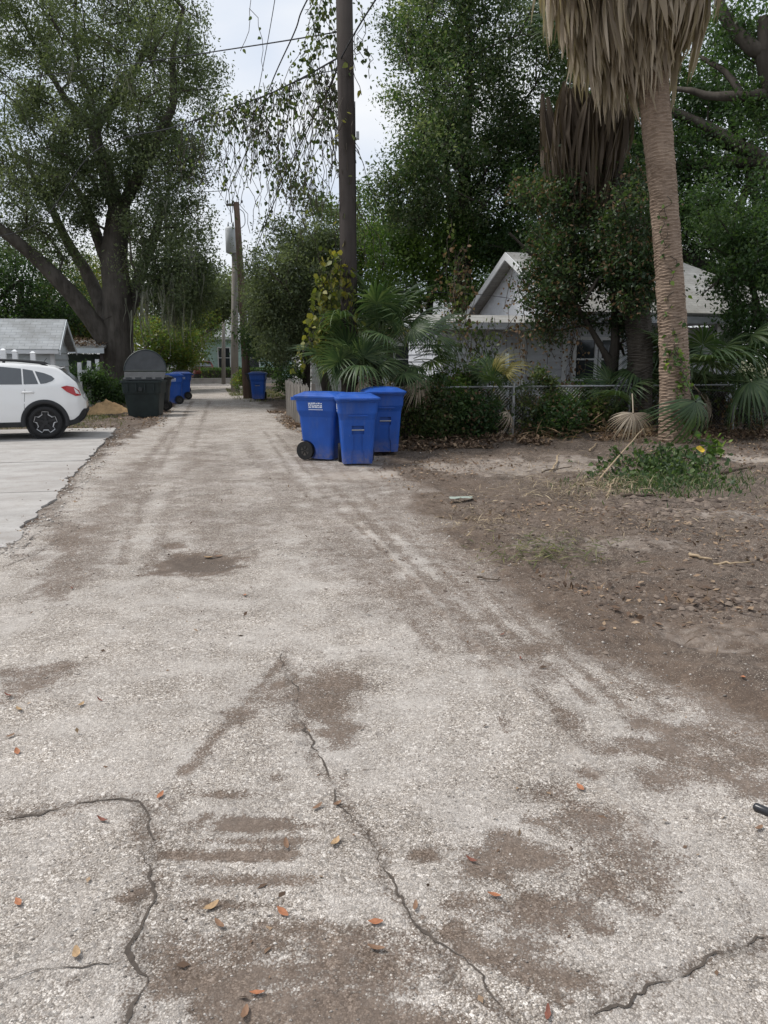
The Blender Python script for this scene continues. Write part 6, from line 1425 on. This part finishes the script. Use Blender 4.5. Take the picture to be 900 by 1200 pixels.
stick('pale chip of wood in the middle of the dirt yard', (668, 603), (674, 600), .018, M['stick']); stick('dry frond stalk slanting out of the straw heap', (710, 586), (720, 572), .014, M['stick'], .02, .12); stick('pale stalk lying at the foot of the fence brush', (690, 530), (700, 523), .018, M['stick'])
# scrap of pale green plastic, black pipe end
q = G(540, 591); n_ = 10; V = []; 
X, Y = np.meshgrid(np.linspace(-.13, .13, n_), np.linspace(-.05, .05, n_)); Z = hz(q.x, q.y)+.025+.03*fbm(X*9, Y*20, 3); i = np.arange(n_*n_).reshape(n_, n_)
o = link('plastic_scrap', npmesh('plastic_scrap', np.stack([X, Y, Z], -1).reshape(-1, 3), np.stack([i[:-1, :-1], i[:-1, 1:], i[1:, 1:], i[1:, :-1]], -1).reshape(-1, 4), plain('pale_plastic', (.33, .38, .33), .6, .3, 20), smooth=True)); o.location = (q.x, q.y, 0); tag(o, 'flat scrap of pale green plastic lying on the dirt yard', 'scrap')
a, b = G(883, 948), G(925, 966); a.z = hz(a.x, a.y)+.014; b.z = hz(b.x, b.y)+.014
d = (b-a).normalized(); o = MB().tube([a, a+d*.004, a+d*.01, b], [.009, .014, .015, .016], 14).build('pipe_piece', plain('black_pipe', (.02, .021, .025), .3, spec=.5), None, True); tag(o, 'short black plastic pipe end lying on the paving at the right edge', 'pipe')
# loose stones pressed into the paving close by
def pebbles(name, label, n, t0, t1, s0, s1, r0, r1, seed, mask=True):
    R = rng(seed); t = R.uniform(t0, t1, n); s = s0+(s1-s0)*R.rand(n)**1.6; X = t*cA-s*sA; Y = t*sA+s*cA
    k = fbm(X*2.5+3, Y*2.5, 4); kp = R.rand(n) < sstep(.3, .7, k); X = X[kp]; Y = Y[kp]; n = len(X); z = height(X, Y)
    base = np.array([(1, 0, 0), (-1, 0, 0), (0, 1, 0), (0, -1, 0), (0, 0, 1), (0, 0, -1)], float)
    r = (r0+(r1-r0)*R.rand(n)**3)[:, None, None]; v = base[None]*(.6+.6*R.rand(n, 6, 1))*r; a = R.rand(n)*6.28; ca, sa = np.cos(a)[:, None], np.sin(a)[:, None]
    v = np.stack([v[:, :, 0]*ca-v[:, :, 1]*sa, (v[:, :, 0]*sa+v[:, :, 1]*ca)*.75, v[:, :, 2]*.6], -1)+np.stack([X, Y, z+r[:, 0, 0]*.15], -1)[:, None, :]
    f = np.array([(0, 2, 4), (2, 1, 4), (1, 3, 4), (3, 0, 4), (2, 0, 5), (1, 2, 5), (3, 1, 5), (0, 3, 5)])
    F = (np.arange(n)[:, None, None]*6+f[None]).reshape(-1, 3); o = link(name, npmesh(name, v.reshape(-1, 3), F, M['pebble'], np.repeat(R.rand(n), 8))); tag(o, label, 'gravel', kind='stuff')
M['pebble'] = foliage('pebble', (.15, .13, .115), (.36, .325, .29), (.62, .58, .53), 0, .85)
pebbles('gravel', 'loose pale stone chips on the near paving', 26000, -2.2, 2.3, 1.2, 6.0, .0022, .0075, 401)
pebbles('gravel', 'loose grit over the dirt yard', 5000, 2.0, 9, 3, 13, .003, .014, 402)
pebbles('gravel', 'grit and crumbs along the broken driveway edge', 3500, -2.15, -1.55, 6.6, 19.5, .006, .028, 404)
pebbles('gravel', 'grit along the left side of the alley', 5000, -2.2, 2.2, 6, 20, .004, .014, 403)
M['clod'] = foliage('clod', (.065, .048, .038), (.13, .10, .08), (.22, .175, .14), 0, .95)
def clods(label, n, cx, cy, rx, ry, r0, r1, seed):
    R = rng(seed); q = np.array([G(cx+R.normal()*rx, cy+R.normal()*ry).xy for _ in range(n)]); X, Y = q[:, 0], q[:, 1]; z = height(X, Y)
    base = np.array([(1, 0, 0), (.5, .87, 0), (-.5, .87, 0), (-1, 0, 0), (-.5, -.87, 0), (.5, -.87, 0), (.4, .2, .8), (-.3, .3, .9), (0, -.4, .8)], float)
    r = (r0+(r1-r0)*R.rand(n)**2.5)[:, None, None]; v = base[None]*(.65+.6*R.rand(n, 9, 1))*r; a = R.rand(n)*6.28; ca, sa = np.cos(a)[:, None], np.sin(a)[:, None]
    v = np.stack([v[:, :, 0]*ca-v[:, :, 1]*sa, v[:, :, 0]*sa+v[:, :, 1]*ca, v[:, :, 2]*.5], -1)+np.stack([X, Y, z-r[:, 0, 0]*.05], -1)[:, None, :]
    f = np.array([(0, 1, 6), (1, 2, 7), (1, 7, 6), (2, 3, 7), (3, 4, 8), (3, 8, 7), (4, 5, 8), (5, 0, 6), (5, 6, 8), (6, 7, 8)])
    F = (np.arange(n)[:, None, None]*9+f[None]).reshape(-1, 3); o = link('soil_clods', npmesh('soil_clods', v.reshape(-1, 3), F, M['clod'], np.repeat(R.rand(n), 10))); tag(o, label, 'soil', kind='stuff')
clods('broken soil clods below the straw heap at the right', 420, 790, 598, 50, 6, .012, .06, 411)
clods('dark soil clods at the right edge of the dirt yard', 420, 850, 702, 40, 7, .008, .034, 412)
clods('small soil crumbs across the dirt yard', 3000, 750, 645, 120, 45, .005, .022, 413)
clods('ridge of turned soil beside the alley edge', 320, 620, 625, 50, 9, .006, .028, 414)
